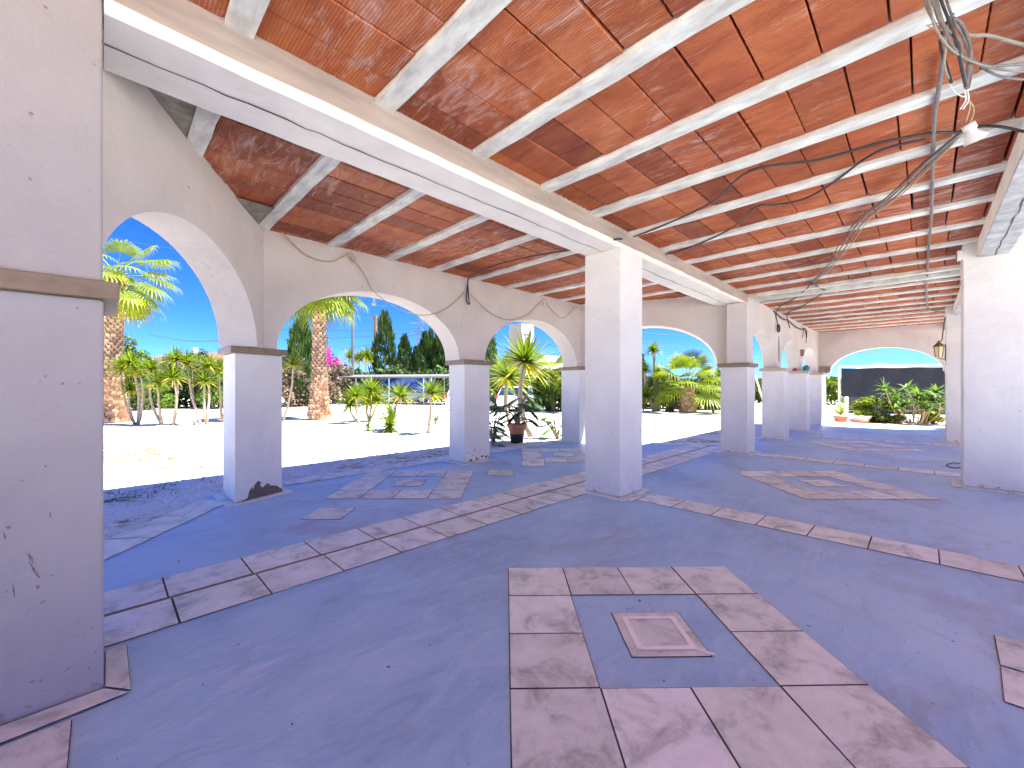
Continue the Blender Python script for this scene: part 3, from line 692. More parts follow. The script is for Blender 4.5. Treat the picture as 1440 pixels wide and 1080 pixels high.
Y('tall yucca with bent pale stems in the middle of the left arch',228,598,[(213,518,-.5),(222,538,-.1)],.55)
Y('yucca with two heads, taller one against the orange roof',243,598,[(247,505,.25),(244,530,.25)],.55)
Y('yucca with one slender leaning stem left of the mud-stained column',283,598,[(263,510,-.2)],.6)
Y('yucca with two close stems beside the mud-stained column',290,597,[(293,514,.15),(288,535,-.1)],.55)
Y('yucca partly hidden behind the mud-stained column',312,594,[(308,520,0),(320,512,.2)],.55)
Y('single slender yucca just right of the mud-stained column',398,592,[(412,512,.25)],.62)
Y('tall background yucca with one head left of the bougainvillea',489,560,[(492,502,.1),(480,528,-.2)],1.5,.10,70,.09)
Y('bushy background yucca behind the carport end',512,560,[(515,500,.1),(505,506,-.2),(522,506,.2)],1.5,.10,70,.09)
Y('low dense yucca leaning left in the second arch',505,596,[(492,570,-.2),(500,556,-.1)],.60)
Y('upright yucca with overlapping heads, centre of the second arch',519,592,[(522,548,.1),(530,562,.15),(515,566,-.1)],.66)
Y('small round yucca with no stem behind the leaning one',548,588,[(548,580,0)],.55,.04,46)
Y('yucca with one leaning stem and a big head in the second arch',548,606,[(563,557,-.1),(548,598,0)],.62)
Y('slim upright yucca left of the second column',602,609,[(606,552,.05)],.60)
Y('tiny spiky seedling at the foot of the slim yucca',607,609,[(613,592,.02)],.32,.02,26,.03)
Y('tiny spiky seedling low in front of the overlapping yuccas',516,605,[(517,600,0)],.30,.02,26,.03)
Y('large potted-looking yucca with a broad head behind the two-tone flowerpot',746,614,[(739,508,-.45)],.95,.085,74,.07)
Y('second broad yucca head left of the two-tone flowerpot plant',722,606,[(714,530,-.35)],.95,.08,70,.07)
Y('tall thin yucca with a tufted head in the wide arch',921,578,[(919,492,.1),(906,520,-.3)],.62,.13,70,.06)
Y('lower leafy yucca beside the thin one in the wide arch',926,578,[(926,527,.1),(908,556,-.2)],.85,.10,70,.06)
# ---- fan palms
def fan(m,p,d,R_,tint,segs=24,spread=115):
    d=d.normalized(); s=d.cross(Vector((0,0,1))); s=s.normalized() if s.length>.05 else Vector((1,0,0)); up=s.cross(d).normalized()
    for i in range(segs):
        a=R(-spread+2*spread*(i+.5)/segs); da=R(spread/segs)*.92
        dirv=lambda q: (d*math.cos(q)+s*math.sin(q)+up*.12*math.cos(2*q))
        rr=R_*(.8+.2*math.cos(a))*random.uniform(.92,1.06)
        a0=p+dirv(a-da)*rr*.55; a1=p+dirv(a+da)*rr*.55; mdl=p+dirv(a)*rr*.55+up*.02*R_
        t1=p+dirv(a)*rr*.85+Vector((0,0,-.10*R_)); t2=p+dirv(a)*rr*1.0+Vector((0,0,-.32*R_))
        sd=(a1-a0)*.28; k=random.uniform(.85,1.15); c=tuple(x*k for x in tint)
        tadd(m,[p,a0,mdl,a1],[(0,1,2),(0,2,3)],c)
        tadd(m,[a0,a1,t1+sd,t1-sd,t2],[(0,1,2,3),(3,2,4)],(c[0]*1.15,c[1]*1.1,c[2]))
def palm(label,base,H_,r0,r1,nf,R_,pet,sky=1,lean=(0,0),boots=True,elev=(75,-60),group=None,seed=1,spread=115):
    random.seed(seed); base=Vector(base); t=thing('fan_palm',label,'palm',tuple(base),group)
    top=base+Vector((lean[0],lean[1],H_)); m=tmb(); P=[];rad=[]
    for i in range(24):
        q=i/23; P.append(base.lerp(top,q)); rad.append(r1+(r0-r1)*((1-q)**5)+.04*(1-q))
    v0=len(m.f); m.tube(P,rad,16); m.t+=[(.75,.75,.75)]*(len(m.f)-v0)
    if boots:
        rows=int(H_/.12)
        for k in range(rows):
            q=(k+.5)/rows; c=base.lerp(top,q); r=r1+(r0-r1)*((1-q)**5)+.04*(1-q); nb=max(7,int(2*math.pi*r/.17))
            for j in range(nb):
                a=2*math.pi*(j+.5*(k%2))/nb+random.uniform(-.06,.06); u=Vector((math.cos(a),math.sin(a),0)); s=Vector((-u.y,u.x,0)); w_=math.pi*r/nb*.95; hh=.17; out=random.uniform(.05,.11)*(.7+.6*r)
                o=c+u*(r-.01); kk=random.uniform(.7,1.35); col=(1.0*kk,.95*kk,.9*kk) if random.random()<.6 else (1.5*kk,1.55*kk,1.6*kk)
                bs=[o-s*w_,o+s*w_,o+s*w_*.75+Vector((0,0,hh))+u*out,o-s*w_*.75+Vector((0,0,hh))+u*out,o+Vector((0,0,hh*.8))-s*w_*.6,o+Vector((0,0,hh*.8))+s*w_*.6]
                tadd(m,bs,[(0,1,2,3)],col); tadd(m,[bs[3],bs[2],bs[5],bs[4]],[(0,1,2,3)],(col[0]*1.1,col[1]*1.1,col[2]*1.1)); tadd(m,[bs[0],bs[3],bs[4]],[(0,1,2)],col); tadd(m,[bs[1],bs[5],bs[2]],[(0,1,2)],col)
    tbuild(m,'trunk',M['palmtrunk'],t)
    m=tmb(); st_=tmb()
    for i in range(nf):
        el=R(elev[0]+(elev[1]-elev[0])*((i+.5)/nf)); a=i*2.399+random.uniform(-.3,.3)
        d=Vector((math.cos(a)*math.cos(el),math.sin(a)*math.cos(el),math.sin(el))); L=pet*random.uniform(.8,1.15)
        p=top+d*.1; path=[p]
        dd=d.copy()
        for k in range(4): dd=(dd+Vector((0,0,-.16))).normalized(); p=p+dd*L/4; path.append(p)
        n0=len(st_.f); st_.tube(path,[.03,.025,.02,.016,.012],4); st_.t+=[(1.6,1.5,1.2)]*(len(st_.f)-n0)
        old=el<R(-30); k=random.uniform(.8,1.2)
        fan(m,p,(dd+Vector((0,0,-.25))).normalized(),R_*random.uniform(.85,1.1),(1.9*k,1.5*k,1.2*k) if old else (k,k,k),spread=spread)
    tbuild(m,'crown',M['palmleaf'],t); tbuild(st_,'petioles',M['palmleaf'],t)
    return t
b=at(153,594,-.05); palm('thick palm trunk with drooping fan leaves seen through the left arch',b,6.2,.70,.27,34,.95,1.3,seed=5,lean=(.25,-.25),elev=(70,-45),group='tall fan palms with boot-covered trunks')
b=at(449,590,-.05); palm('tall palm with rough orange trunk in the second arch',b,6.1,.46,.24,34,1.05,1.25,seed=11,elev=(55,-25),group='tall fan palms with boot-covered trunks')
b=at(967,580,-.05); palm('young fan palm with short stubby trunk framed by the wide arch',b,1.35,.44,.36,24,1.35,1.3,seed=21,elev=(84,2),spread=90)
b=at(778,578,-.05); palm('fan palm with big pale leaves behind the flowerpot plant',b,2.2,.16,.14,14,1.1,1.1,seed=31,elev=(75,5),boots=False,spread=85)
random.seed(77)
# ---- leaf clouds
def cloud(m,c,r,n,size,clump=14,base=(1,1,1),up=0.0,flat=.7,jit=.35):
    c=Vector(c); cl=[]
    for i in range(clump):
        v=rv(random.uniform(.35,.92)); cl.append((Vector((v.x*r[0],v.y*r[1],v.z*r[2])),random.uniform(.28,.5),random.uniform(.6,1.4)))
    for i in range(n):
        o,cr,k=random.choice(cl); v=rv(random.uniform(.3,1.05)**.6); p=c+o+Vector((v.x*r[0]*cr,v.y*r[1]*cr,v.z*r[2]*cr))
        nrm=(v+rv(.7)+Vector((0,0,up))).normalized(); a=nrm.cross(rv()).normalized(); b_=nrm.cross(a); s=size*random.uniform(.6,1.35); kk=k*random.uniform(.75,1.3)
        tadd(m,[p-a*s*.5,p+b_*s*flat*.5,p+a*s*.5+nrm*s*.1,p-b_*s*flat*.5],[(0,1,2,3)],(base[0]*kk,base[1]*kk,base[2]*kk))
M['dark']=leaf_mat('dark_leaf',(.030,.065,.010),(.065,.12,.018),trans=.2,rough=.6)
M['mid']=leaf_mat('mid_leaf',(.05,.10,.010),(.10,.17,.016),trans=.35)
M['lime']=leaf_mat('lime_leaf',(.11,.17,.008),(.19,.25,.014),trans=.4)
M['dry']=leaf_mat('dry_leaf',(.10,.075,.045),(.18,.135,.09),trans=.2,rough=.9)
M['pink']=leaf_mat('bougainvillea_bract',(.55,.02,.30),(.75,.05,.5),trans=.35)
M['bark']=simple('grey_bark',(.18,.13,.09),.9,.3,8,.6,.02)
def shrub(label,px,py_base,py_top,wpx,D,mat='mid',n=1500,size=.16,dep=None,cat='shrub',name='shrub',group=None,base=(1,1,1),core=True):
    b=dp(px,HY+FP*(EYE+.05)/D,D); z1=EYE-(py_top-HY)*D/FP; w_=wpx*D/FP/2; h_=(z1+.05)/2
    t=thing(name,label,cat,tuple(b),group); m=tmb()
    cloud(m,b+Vector((0,0,h_)),(w_,dep or w_,h_),n,size,clump=max(8,int(w_*5)),base=base); tbuild(m,'foliage',M[mat],t)
    mb=MB()
    for k in range(6):
        a=random.uniform(0,6.28); q=b+Vector((math.cos(a)*w_*.5,math.sin(a)*w_*.5,h_*1.3)); mb.tube([b,b.lerp(q,.5)+rv(.08*w_),q],[.05,.035,.015],5)
    mb.build('branches',M['bark'],t); return t
def hedge(label,x0,x1,ytop,D0,D1,mat='dark',n=5000,size=.22,cat='hedge',depth=1.6,name='hedge',bump_=.35):
    a=dp(x0,HY+FP*1.55/D0,D0); b=dp(x1,HY+FP*1.55/D1,D1); t=thing(name,label,cat,tuple((a+b)/2)); m=tmb(); L=(b-a).length; d=(b-a)/L; nn=Vector((-d.y,d.x,0))
    h0=EYE-(ytop-HY)*((D0+D1)/2)/FP+.05
    ph=[random.uniform(0,6.28) for _ in range(5)]
    def top(u): return h0*(1+bump_*.35*(math.sin(u*1.3+ph[0])*.5+math.sin(u*2.9+ph[1])*.35+math.sin(u*6.1+ph[2])*.25))
    for i in range(n):
        u=random.uniform(-.2,L+.2); H_=top(u); z=H_*random.random()**.75; v=random.uniform(-.5,.5)*depth*(1-.4*(z/H_)**2); bulge_=math.sin(u*3.1+z*2.2+ph[3])*.25
        p=a+d*u+nn*(v+bulge_)+Vector((0,0,z)); nrm=(nn*(1 if v>0 else -1)*.8+Vector((0,0,.5))+rv(.9)).normalized(); x_=nrm.cross(rv()).normalized(); y_=nrm.cross(x_); s=size*random.uniform(.6,1.4)
        k=random.uniform(.6,1.4)*(1+.45*math.sin(u*4.3+z*3.7+ph[4]))
        tadd(m,[p-x_*s*.5,p+y_*s*.35,p+x_*s*.5+nrm*s*.1,p-y_*s*.35],[(0,1,2,3)],(k,k,k))
    tbuild(m,'foliage',M[mat],t)
    mb=MB(); u=.3
    while u<L:
        q=a+d*u; H_=top(u); mb.tube([q,q+rv(.1)+Vector((0,0,H_*.4)),q+rv(.3)+Vector((0,0,H_*.85))],[.07,.05,.02],5); u+=random.uniform(.35,.9)
    mb.build('branches',M['bark'],t); return t
def cypress(label,px,ytop,wpx,D,n=1600,group='dark cypresses behind the garden',ybase=None):
    b=dp(px,HY+FP*1.55/D,D); H_=EYE-(ytop-HY)*D/FP+.05; w_=wpx*1.35*D/FP/2; n=int(n*1.5); t=thing('cypress',label,'cypress',tuple(b),group); m=tmb(); ph=random.uniform(0,6)
    for i in range(n):
        q=random.random()**.9; a=random.uniform(0,6.283); prof=(math.sin(min(1,q*2.2+.18)*math.pi/2))*(1-q)**.62*1.25
        r=w_*prof*(1+.22*math.sin(a*3+q*17+ph)+.15*math.sin(a*5-q*31))*random.uniform(.75,1.05)
        p=b+Vector((r*math.cos(a),r*math.sin(a),q*H_)); u=Vector((math.cos(a)*.35,math.sin(a)*.35,1)).normalized(); s_=u.cross(rv()).normalized(); L=H_*.05*random.uniform(.6,1.5)+.12; ww=L*.32; k=random.uniform(.5,1.5)
        tadd(m,[p-s_*ww*.5,p+s_*ww*.5,p+u*L],[(0,1,2)],(k,k,k))
    tbuild(m,'crown',M['dark' if n<2500 else 'dark'],t)
    MB().tube([b,b+Vector((0,0,H_*.8))],[.16,.04],7).build('trunk',M['bark'],t); return t
hedge('long dark hedge with brown gaps behind the yuccas in the left arch',110,345,522,30,30,n=10000,size=.24,bump_=.5)
shrub('feathery light green tree behind the left palm',190,575,462,62,27,'mid',3200,.20,name='feathery_tree',cat='tree')
shrub('dark green bush in front of the orange roof, left one',236,575,487,34,28,'dark',1500,.2,group='bushes below the orange roof')
shrub('rounded dark green bush right of the orange roof ridge',275,575,485,44,28,'dark',2000,.2,group='bushes below the orange roof')
shrub('lime green bush at the far left edge of the left arch',140,590,500,26,24,'lime',900,.2)
shrub('broad lime green bush low behind the left palm',205,575,530,60,26,'mid',1600,.2)
shrub('bush topped by spiky leaves beside the mud-stained column cap',315,575,492,34,28,'dark',1200,.2,group='bushes below the orange roof')
cypress('wide dark cypress left of the orange palm trunk',424,450,34,32,3200)
hedge('dry brown hedge behind the orange palm trunk',396,470,516,30,34,'dry',3200,.24,name='dry_hedge',bump_=.6)
shrub('tangled dry shrub with bare twigs right of the orange palm trunk',474,566,512,56,36,'dry',2200,.22,name='dry_shrub')
shrub('magenta bougainvillea bush right of the orange palm trunk',468,560,484,40,38,'pink',900,.2,name='bougainvillea',cat='bougainvillea')
shrub('green shrub growing above the bougainvillea',462,560,480,26,39,'mid',900,.2)
hedge('dark hedge under and behind the carport',440,690,520,42,40,n=8000,size=.32)
for i,(px,yt,wp,D,l) in enumerate(((541,442,26,44,'tallest cypress, standing alone right of the wooden pole'),(569,474,22,46,'short broad cypress right of the tallest one'),(585,490,14,46,'lowest cypress left of the clustered ones'),(597,470,17,47,'narrow cypress, left of the cluster by the pylon'),(606,466,12,50,'slim pointed cypress in the middle of the cluster'),(616,470,16,47,'cypress in the cluster with a ragged top'),(627,478,16,45,'cypress nearest the second column, left side'),(690,470,18,60,'distant cypress just right of the second column'),(638,482,16,45,'cypress mostly hidden behind the second column'))):
    cypress(l,px,yt,wp,D,1500)
shrub('bare dry shrub at the foot of the tallest cypress',556,560,500,28,43,'dry',900,.22,name='dry_shrub')
hedge('tall green hedge with bare stems behind the flowerpot plant',680,835,524,27,25,'mid',6500,.24,bump_=.5)
hedge('thick dark hedge behind the fan palm in the wide arch',870,1035,530,29,27,'dark',6500,.24)
shrub('bright green bush left of the thin yucca in the wide arch',905,578,500,30,26,'lime',1400,.2)
shrub('yellow green bush at the right side of the wide arch',1000,576,510,40,27,'mid',1500,.2)
shrub('heap of dry palm leaves beside the stubby trunk',1003,580,548,34,24,'dry',900,.22,name='dry_leaf_heap',cat='leaf heap')
shrub('dark stump-like heap left of the stubby palm trunk',942,578,548,28,24.5,'dry',500,.22,name='dry_leaf_heap',cat='leaf heap',base=(.5,.5,.55))
hedge('yellow green hedge seen through the narrow arches',1035,1182,530,40,34,'lime',5500,.26,bump_=.3)
shrub('lime green bush filling the left side of the third arch',702,580,512,30,29,'lime',1500,.2)
shrub('bright green bush behind the right side of the third arch',800,580,505,40,23.5,'lime',1800,.2)
shrub('mid green bush between the yuccas left of the mud-stained column',300,575,520,50,27.5,'mid',1800,.2)
shrub('mid green bush behind the overlapping yuccas of the second arch',512,572,535,44,33,'mid',1400,.2)
# leaning pole
MB().tube([at(1073,568,-.05)+Vector((0,0,0)),dp(1063,527,36)],.05,7).build
b0=dp(1074,566,36); o=MB().tube([b0,dp(1062,528,36)],.07,8).build('leaning_pole',M['white_plastic']); tag(o,'thin white pole leaning in the first narrow arch','pole')
# ---- split-leaf plants near the columns
M['split']=leaf_mat('split_leaf',(.02,.075,.025),(.05,.12,.03),trans=.25,rough=.3)
def split_leaf(m,p,d,L,tint=(1,1,1),lobes=9):
    d=d.normalized(); s=d.cross(Vector((0,0,1))).normalized(); q=p.copy(); dd=d.copy(); 
    for i in range(lobes):
        t=i/lobes; ll=L*.55*math.sin(math.pi*(.18+.78*t))+.03
        for sg in (-1,1):
            v=(s*sg*1.0+dd*(.35+.8*t)).normalized(); k=random.uniform(.8,1.2); blade(m,q,v,ll,L*.17,.45,tuple(x*k for x in tint),3,fold=.1)
        dd=(dd+Vector((0,0,-.13))).normalized(); q=q+dd*L/lobes
    blade(m,q,dd,L*.35,L*.16,.4,tint,3)
def monstera(label,base,leaves,stemr=.025,pot=None,group=None):
    base=Vector(base); t=thing('split_leaf_plant',label,'plant',tuple(base),group); ms=MB(); m=tmb()
    for (px,py,D,L,tint,dx) in leaves+[(x+random.uniform(-9,9),y+random.uniform(-9,9),d_+random.uniform(-.3,.3),l_*.9,tn_,-q_ if random.random()<.4 else q_) for x,y,d_,l_,tn_,q_ in leaves]:
        p=dp(px,py,D); mid=base.lerp(p,.5)+Vector((0,0,.12)); ms.tube([base+Vector((0,0,.0)),mid,p],[stemr,stemr*.7,stemr*.4],6)
        d=Vector((dx*SA,-dx*CA,.25))+rv(.35); split_leaf(m,p,d,L*1.05,tint)
    ms.build('stems',M['stem'],t); tbuild(m,'leaves',M['split'],t); return t
pot=at(727,622.5,-.05); Dp=pot.x*CA+pot.y*SA
t=thing('flowerpot','orange flowerpot stacked on a black one near the third column','flowerpot',tuple(pot))
M['black_pot']=simple('black_pot',(.02,.022,.025),.4,.2,10); M['clay']=simple('terracotta_pot',(.52,.20,.10),.6,.12,8); M['soil']=simple('soil',(.08,.05,.035),.95,.3,20)
MB().lathe([(.17,0),(.20,.22),(.21,.25)],pot,20).build('black_pot',M['black_pot'],t,smooth=True)
MB().lathe([(.19,.25),(.245,.40),(.245,.42),(.275,.42),(.28,.52),(.25,.52),(.24,.46)],pot,24).build('orange_pot',M['clay'],t,smooth=False)
MB().lathe([(.001,.47),(.24,.475)],pot,16).build('soil',M['soil'],t)
G1=(1.0,1.0,1.0); G2=(3.2,2.0,.7)
monstera('glossy dark split-leaf plant growing in the two-tone flowerpot',pot+Vector((0,0,.48)),[(718,568,Dp-.1,.55,G1,-1),(712,578,Dp,.5,G1,-1),(735,572,Dp-.2,.5,G1,.6),(724,585,Dp-.3,.45,G1,-.4),(730,560,Dp+.1,.5,G1,-.5),(742,550,Dp,.42,G2,.8),(738,556,Dp+.2,.4,G2,.3),(716,590,Dp-.2,.4,G1,-.7),(738,588,Dp-.2,.4,G1,.8)])
b=at(694,627,-.05); D_=b.x*CA+b.y*SA
monstera('drooping split-leaf plant beside the foot of the second column',b,[(688,592,D_,.45,G1,.6),(690,600,D_-.1,.4,G2,.9),(694,608,D_,.4,G1,.7),(699,578,D_+.3,.42,G2,.4),(688,612,D_,.35,G1,.5),(692,618,D_-.1,.3,G1,.6)])
b=at(783,617,-.05); D_=b.x*CA+b.y*SA
monstera('yellowish split-leaf plant left of the third column',b,[(777,582,D_,.45,G2,.7),(770,592,D_,.42,G2,-.6),(788,598,D_,.42,G2,.7),(765,583,D_,.40,G1,-.4),(785,610,D_-.1,.35,G2,.8),(776,604,D_-.1,.36,G2,-.5)])
cord('bent_stem',[pot+Vector((.05,0,.5)),dp(745,593,Dp),dp(758,600,Dp),dp(768,598,Dp-.1),dp(776,594,Dp)],.02,'stem','bent bare stem creeping from the two-tone flowerpot to the right','stem')
# ---- far end garden
M['agave']=leaf_mat('agave_leaf',(.10,.16,.03),(.20,.24,.05),trans=.15,rough=.4)
b=dp(1182,597,17.0); b.z=-.05
t=thing('potted_agave','striped agave with long curved leaves in an orange bowl by the end arch','potted plant',tuple(b))
MB().lathe([(.16,0),(.24,.24),(.27,.24),(.27,.30),(.24,.30)],b,20).build('bowl',M['clay'],t)
m=tmb()
for i in range(16):
    a=i*2.4; el=random.uniform(.35,1.2); d=Vector((math.cos(a)*math.cos(el),math.sin(a)*math.cos(el),math.sin(el))); k=random.uniform(.8,1.6); blade(m,b+Vector((0,0,.36)),d,random.uniform(.8,1.25),.11,1.1,(k,k,k*.8),6)
tbuild(m,'leaves',M['agave'],t)
b=dp(1210,598,17.5); b.z=-.05
t=thing('white_planter','low white bowl planter with small plants beside the agave','planter',tuple(b))
MB().lathe([(.22,0),(.36,.22),(.40,.30),(.34,.30)],b,20).build('bowl',M['paint'],t); m=tmb(); cloud(m,b+Vector((0,0,.38)),(.3,.3,.14),300,.08); tbuild(m,'plants',M['lime'],t)
M['pavers']=simple('terracotta_paving',(.55,.30,.20),.9,.2,4)
g=MB(); g.add([(20.8,2.6,-.045),(26.5,2.9,-.045),(26.5,.6,-.045),(20.8,.6,-.045)],[(0,3,2,1)]); struct(g.build('terracotta_path',M['pavers']))
shrub('lime flowering shrub in the middle of the end arch',1232,600,558,70,18.5,'lime',4500,.12,dep=.9)
shrub('darker low shrub at the foot of the flowering one',1226,602,578,52,17.6,'mid',2600,.10,dep=.5)
shrub('small pale succulent clump right of the lime shrub',1258,603,584,44,17.2,'lime',1900,.09,dep=.4,base=(.9,.85,1.5))
def paddle_plant():
    b=dp(1290,603,17.0); b.z=-.05; t=thing('paddle_leaf_plant','big clump of long paddle leaves on pale bare stems, right in the end arch','plant',tuple(b)); ms=MB(); m=tmb()
    for i in range(38):
        a=random.uniform(0,6.28); r=random.uniform(.1,.6); p0_=b+Vector((math.cos(a)*r,math.sin(a)*r,0)); h_=random.uniform(.45,1.5); tip=b+Vector((math.cos(a)*r*2.4,math.sin(a)*r*2.4,h_))
        ms.tube([p0_,p0_.lerp(tip,.5)+rv(.16),tip],[.018,.015,.012],6)
        for k in range(16):
            v=rv(); v.z=abs(v.z)*.7+.05; kk=random.uniform(.7,1.8); blade(m,tip,v,random.uniform(.35,.6),.15,.7,(kk*1.2,kk*1.15,kk*2.2),4,fold=.15)
    ms.build('stems',M['cord'],t); tbuild(m,'leaves',M['mid'],t)
paddle_plant()
shrub('yellowing low plant right of the paddle leaf stems',1312,604,574,34,16.8,'lime',1600,.12,dep=.4,base=(1.7,1.1,1))
M['net']=simple('black_shade_net',(.006,.008,.013),.7,.35,3,.3,.02); M['pale_metal']=simple('pale_metal',(.62,.64,.66),.5,.1,6)
a=dp(1180,578,24); b=dp(1345,578,22); d=(b-a); d.z=0; L=d.length; d.normalize(); nn=Vector((-d.y,d.x,0)); ztop=EYE-(515-HY)*23.5/FP
t=thing('shade_net_fence','black shade net stretched on a pale metal frame beyond the end arch','fence',(a.x,a.y,0))
mb=MB(); 
for u in (0,L*.34,L*.67,L):
    p=a+d*u+(nn*.12 if u else nn*0); MB().tube([(p.x,p.y,-.05),(p.x,p.y,ztop)],.05,8).build('post',M['pale_metal'],t)
MB().tube([(a.x,a.y,ztop),(b.x,b.y,ztop)],.045,8).build('top_rail',M['pale_metal'],t)
for k in range(3):
    u0=L*(.02+k*.333); u1=L*(.02+(k+1)*.333)+.004*k; vs=[]; n_=10; mm=6
    for i in range(n_+1):
        for j in range(mm+1):
            u=u0+(u1-u0)*i/n_; z=.88+(ztop-.1-.88)*j/mm; off=.06*math.sin(i*.9+k)*math.sin(math.pi*j/mm)*math.sin(math.pi*i/n_)+.02
            p=a+d*u-nn*off*1.0; vs.append((p.x,p.y,z-(.03*math.sin(math.pi*i/n_) if j==mm else 0)))
    mb=MB(); mb.add(vs,[(i*(mm+1)+j,(i+1)*(mm+1)+j,(i+1)*(mm+1)+j+1,i*(mm+1)+j+1) for i in range(n_) for j in range(mm)]); mb.build('net_panel',M['net'],t,smooth=True)
mb=MB(); q=a+d*.6; vs=[]; 
for u,z0,z1 in ((.5,-.05,.92),(L,-.05,.92)):
    p=a+d*u; vs+=[(p.x,p.y,z0),(p.x,p.y,z1),(p.x+nn.x*.25,p.y+nn.y*.25,z1),(p.x+nn.x*.25,p.y+nn.y*.25,z0)]
mb.add(vs,[(0,4,5,1),(1,5,6,2),(2,6,7,3),(3,7,4,0),(0,1,2,3),(4,7,6,5)]); tag(mb.build('dark_wall',simple('dark_wall',(.05,.048,.05),.8,.3,3)),'low dark wall below the shade net','wall')
# ================================================================ far buildings, poles, carport, cars
M['roof']=simple('terracotta_roof',(.26,.085,.05),.85,.2,2,.4,.03,stretch=(1,6,1)); M['house']=simple('house_wall',(.34,.30,.24),.85,.06,1)
def frame_at(px,D): return dp(px,HY,D)
def house_box(mb,c,u,w_,dp_,z0,z1,mi=0):
    v=Vector((-u.y,u.x,0)); P=[c-u*w_/2,c+u*w_/2,c+u*w_/2+v*dp_,c-u*w_/2+v*dp_]; mb.prism([(p.x,p.y) for p in P],z0,z1,mi); return P
Xr=Vector((SA,-CA,0)); Dr=Vector((CA,SA,0))
c=dp(262,HY,55); c.z=0
t=thing('house','distant house with a low orange tiled roof behind the left arch hedge','house',(c.x,c.y,0))
mb=MB(); P=house_box(mb,c,Xr,11,8,0,5.2); mb.build('wall',M['house'],t)
mb=MB(); e=.5; z0=5.2; z1=6.3
cs_=[c-Xr*(5.5+e)-Dr*e,c+Xr*(5.5+e)-Dr*e,c+Xr*(5.5+e)+Dr*(8+e),c-Xr*(5.5+e)+Dr*(8+e)]; r0=c-Xr*1.2+Dr*4; r1_=c+Xr*1.2+Dr*4
mb.add([(p.x,p.y,z0) for p in cs_]+[(r0.x,r0.y,z1),(r1_.x,r1_.y,z1)],[(0,1,5,4),(1,2,5),(2,3,4,5),(3,0,4),(3,2,1,0)]); rf=mb.build('roof',M['roof'],t)
mb=MB(); ch=c-Xr*1.5+Dr*3.5; mb.box(ch.x-.3,ch.x+.3,ch.y-.3,ch.y+.3,5.8,7.0); mb.build('chimney',M['house'],rf)
u=(Xr*.78+Dr*.62).normalized(); u2=Vector((-u.y,u.x,0)); D=62; cw=dp(733,HY,D); cw.z=0
M['bldg_wall']=simple('tower_wall',(.36,.31,.26),.85,.05,.5); M['dkglass']=simple('window_dark',(.03,.04,.05),.2,.2,3)
t=thing('tower_house','tall pale square tower rising from a low house behind the third column yuccas','building',(cw.x,cw.y,0))
def quadprism(pts,z0,z1): mb=MB(); mb.prism([(p.x,p.y) for p in pts],z0,z1); return mb
uL=(-Xr*.80+Dr*.60).normalized(); uR=(Xr*.80+Dr*.60).normalized()
quadprism([cw,cw+uR*2.5,cw+uR*2.5+uL*2.3,cw+uL*2.3],0,11.0).build('tower',M['bldg_wall'],t)
quadprism([cw-Dr*.0+uL*3.2-uR*.3,cw-uR*.3-uL*1.0,cw+uR*8-uL*1.0,cw+uR*8+uL*5],0,6.3).build('low_block',M['bldg_wall'],t)
for (a0,a1,z0,z1) in ((.7,1.7,8.6,9.0),(.5,1.9,9.3,9.42),(1.1,1.7,6.6,7.3)):
    nf=-Vector((-uR.y,uR.x,0)); nf=nf if nf.dot(-Dr)>0 else -nf
    mb=quadprism([cw+uR*a0+nf*.06,cw+uR*a1+nf*.06,cw+uR*a1+nf*.0,cw+uR*a0+nf*.0],z0,z1); mb.build('window',M['dkglass'],t)
b=dp(1255,HY,60); b.z=0
t=thing('distant_roof','pale low rooftop showing above the shade net','building',(b.x,b.y,0)); quadprism([b-Xr*1.6,b+Xr*1.8,b+Xr*1.8+Dr*4,b-Xr*1.6+Dr*4],0,4.3).build('wall',M['house'],t)
mb=MB(); q=[b-Xr*1.9-Dr*.3,b+Xr*2.1-Dr*.3,b+Xr*2.1+Dr*4.3,b-Xr*1.9+Dr*4.3]; r_=[b-Xr*.2+Dr*2,b+Xr*.4+Dr*2]
mb.add([(p.x,p.y,4.3) for p in q]+[(p.x,p.y,4.9) for p in r_],[(0,1,5,4),(1,2,5),(2,3,4,5),(3,0,4),(3,2,1,0)]); mb.build('roof',M['pale_metal'],t)
M['mast']=simple('mast_grey',(.10,.11,.12),.6,.1,4)
M['wood']=simple('pole_wood',(.20,.13,.08),.9,.3,5,stretch=(3,3,.5))
def pole(label,px,ytop,D,r,mat,cat='pole',name='utility_pole'):
    b=dp(px,HY+FP*1.55/D,D); z=EYE-(ytop-HY)*D/FP; t=thing(name,label,cat,tuple(b)); MB().tube([b,Vector((b.x,b.y,z))],[r,r*.75],8).build('mast',M[mat],t); return t,b,z
t1_,b1_,z1_=pole('weathered wooden utility pole left of the tallest cypress',528,444,45,.26,'wood')
mb=MB(); mb.tube([Vector((b1_.x,b1_.y,z1_-.3))-Xr*.6,Vector((b1_.x,b1_.y,z1_-.3))+Xr*.6],.06,6); mb.build('cross_arm',M['wood'],t1_)
t2_,b2_,z2_=pole('slender grey lamp mast rising behind the palm fronds in the second arch',496,428,40,.16,'mast','lamp mast','lamp_mast')
pole('thin grey mast far right in the second arch',612,462,70,.12,'mast')
b=dp(592,HY,120); b.z=0; t=thing('power_pylon','faint lattice power pylon rising behind the cypresses','pylon',tuple(b)); mb=MB()
for sx,sy in ((-1,-1),(1,-1),(1,1),(-1,1)): mb.tube([b+Xr*2.6*sx+Dr*2.6*sy,b+Xr*1.1*sx+Dr*1.1*sy+Vector((0,0,13)),b+Xr*.7*sx+Dr*.7*sy+Vector((0,0,23))],.11,4)
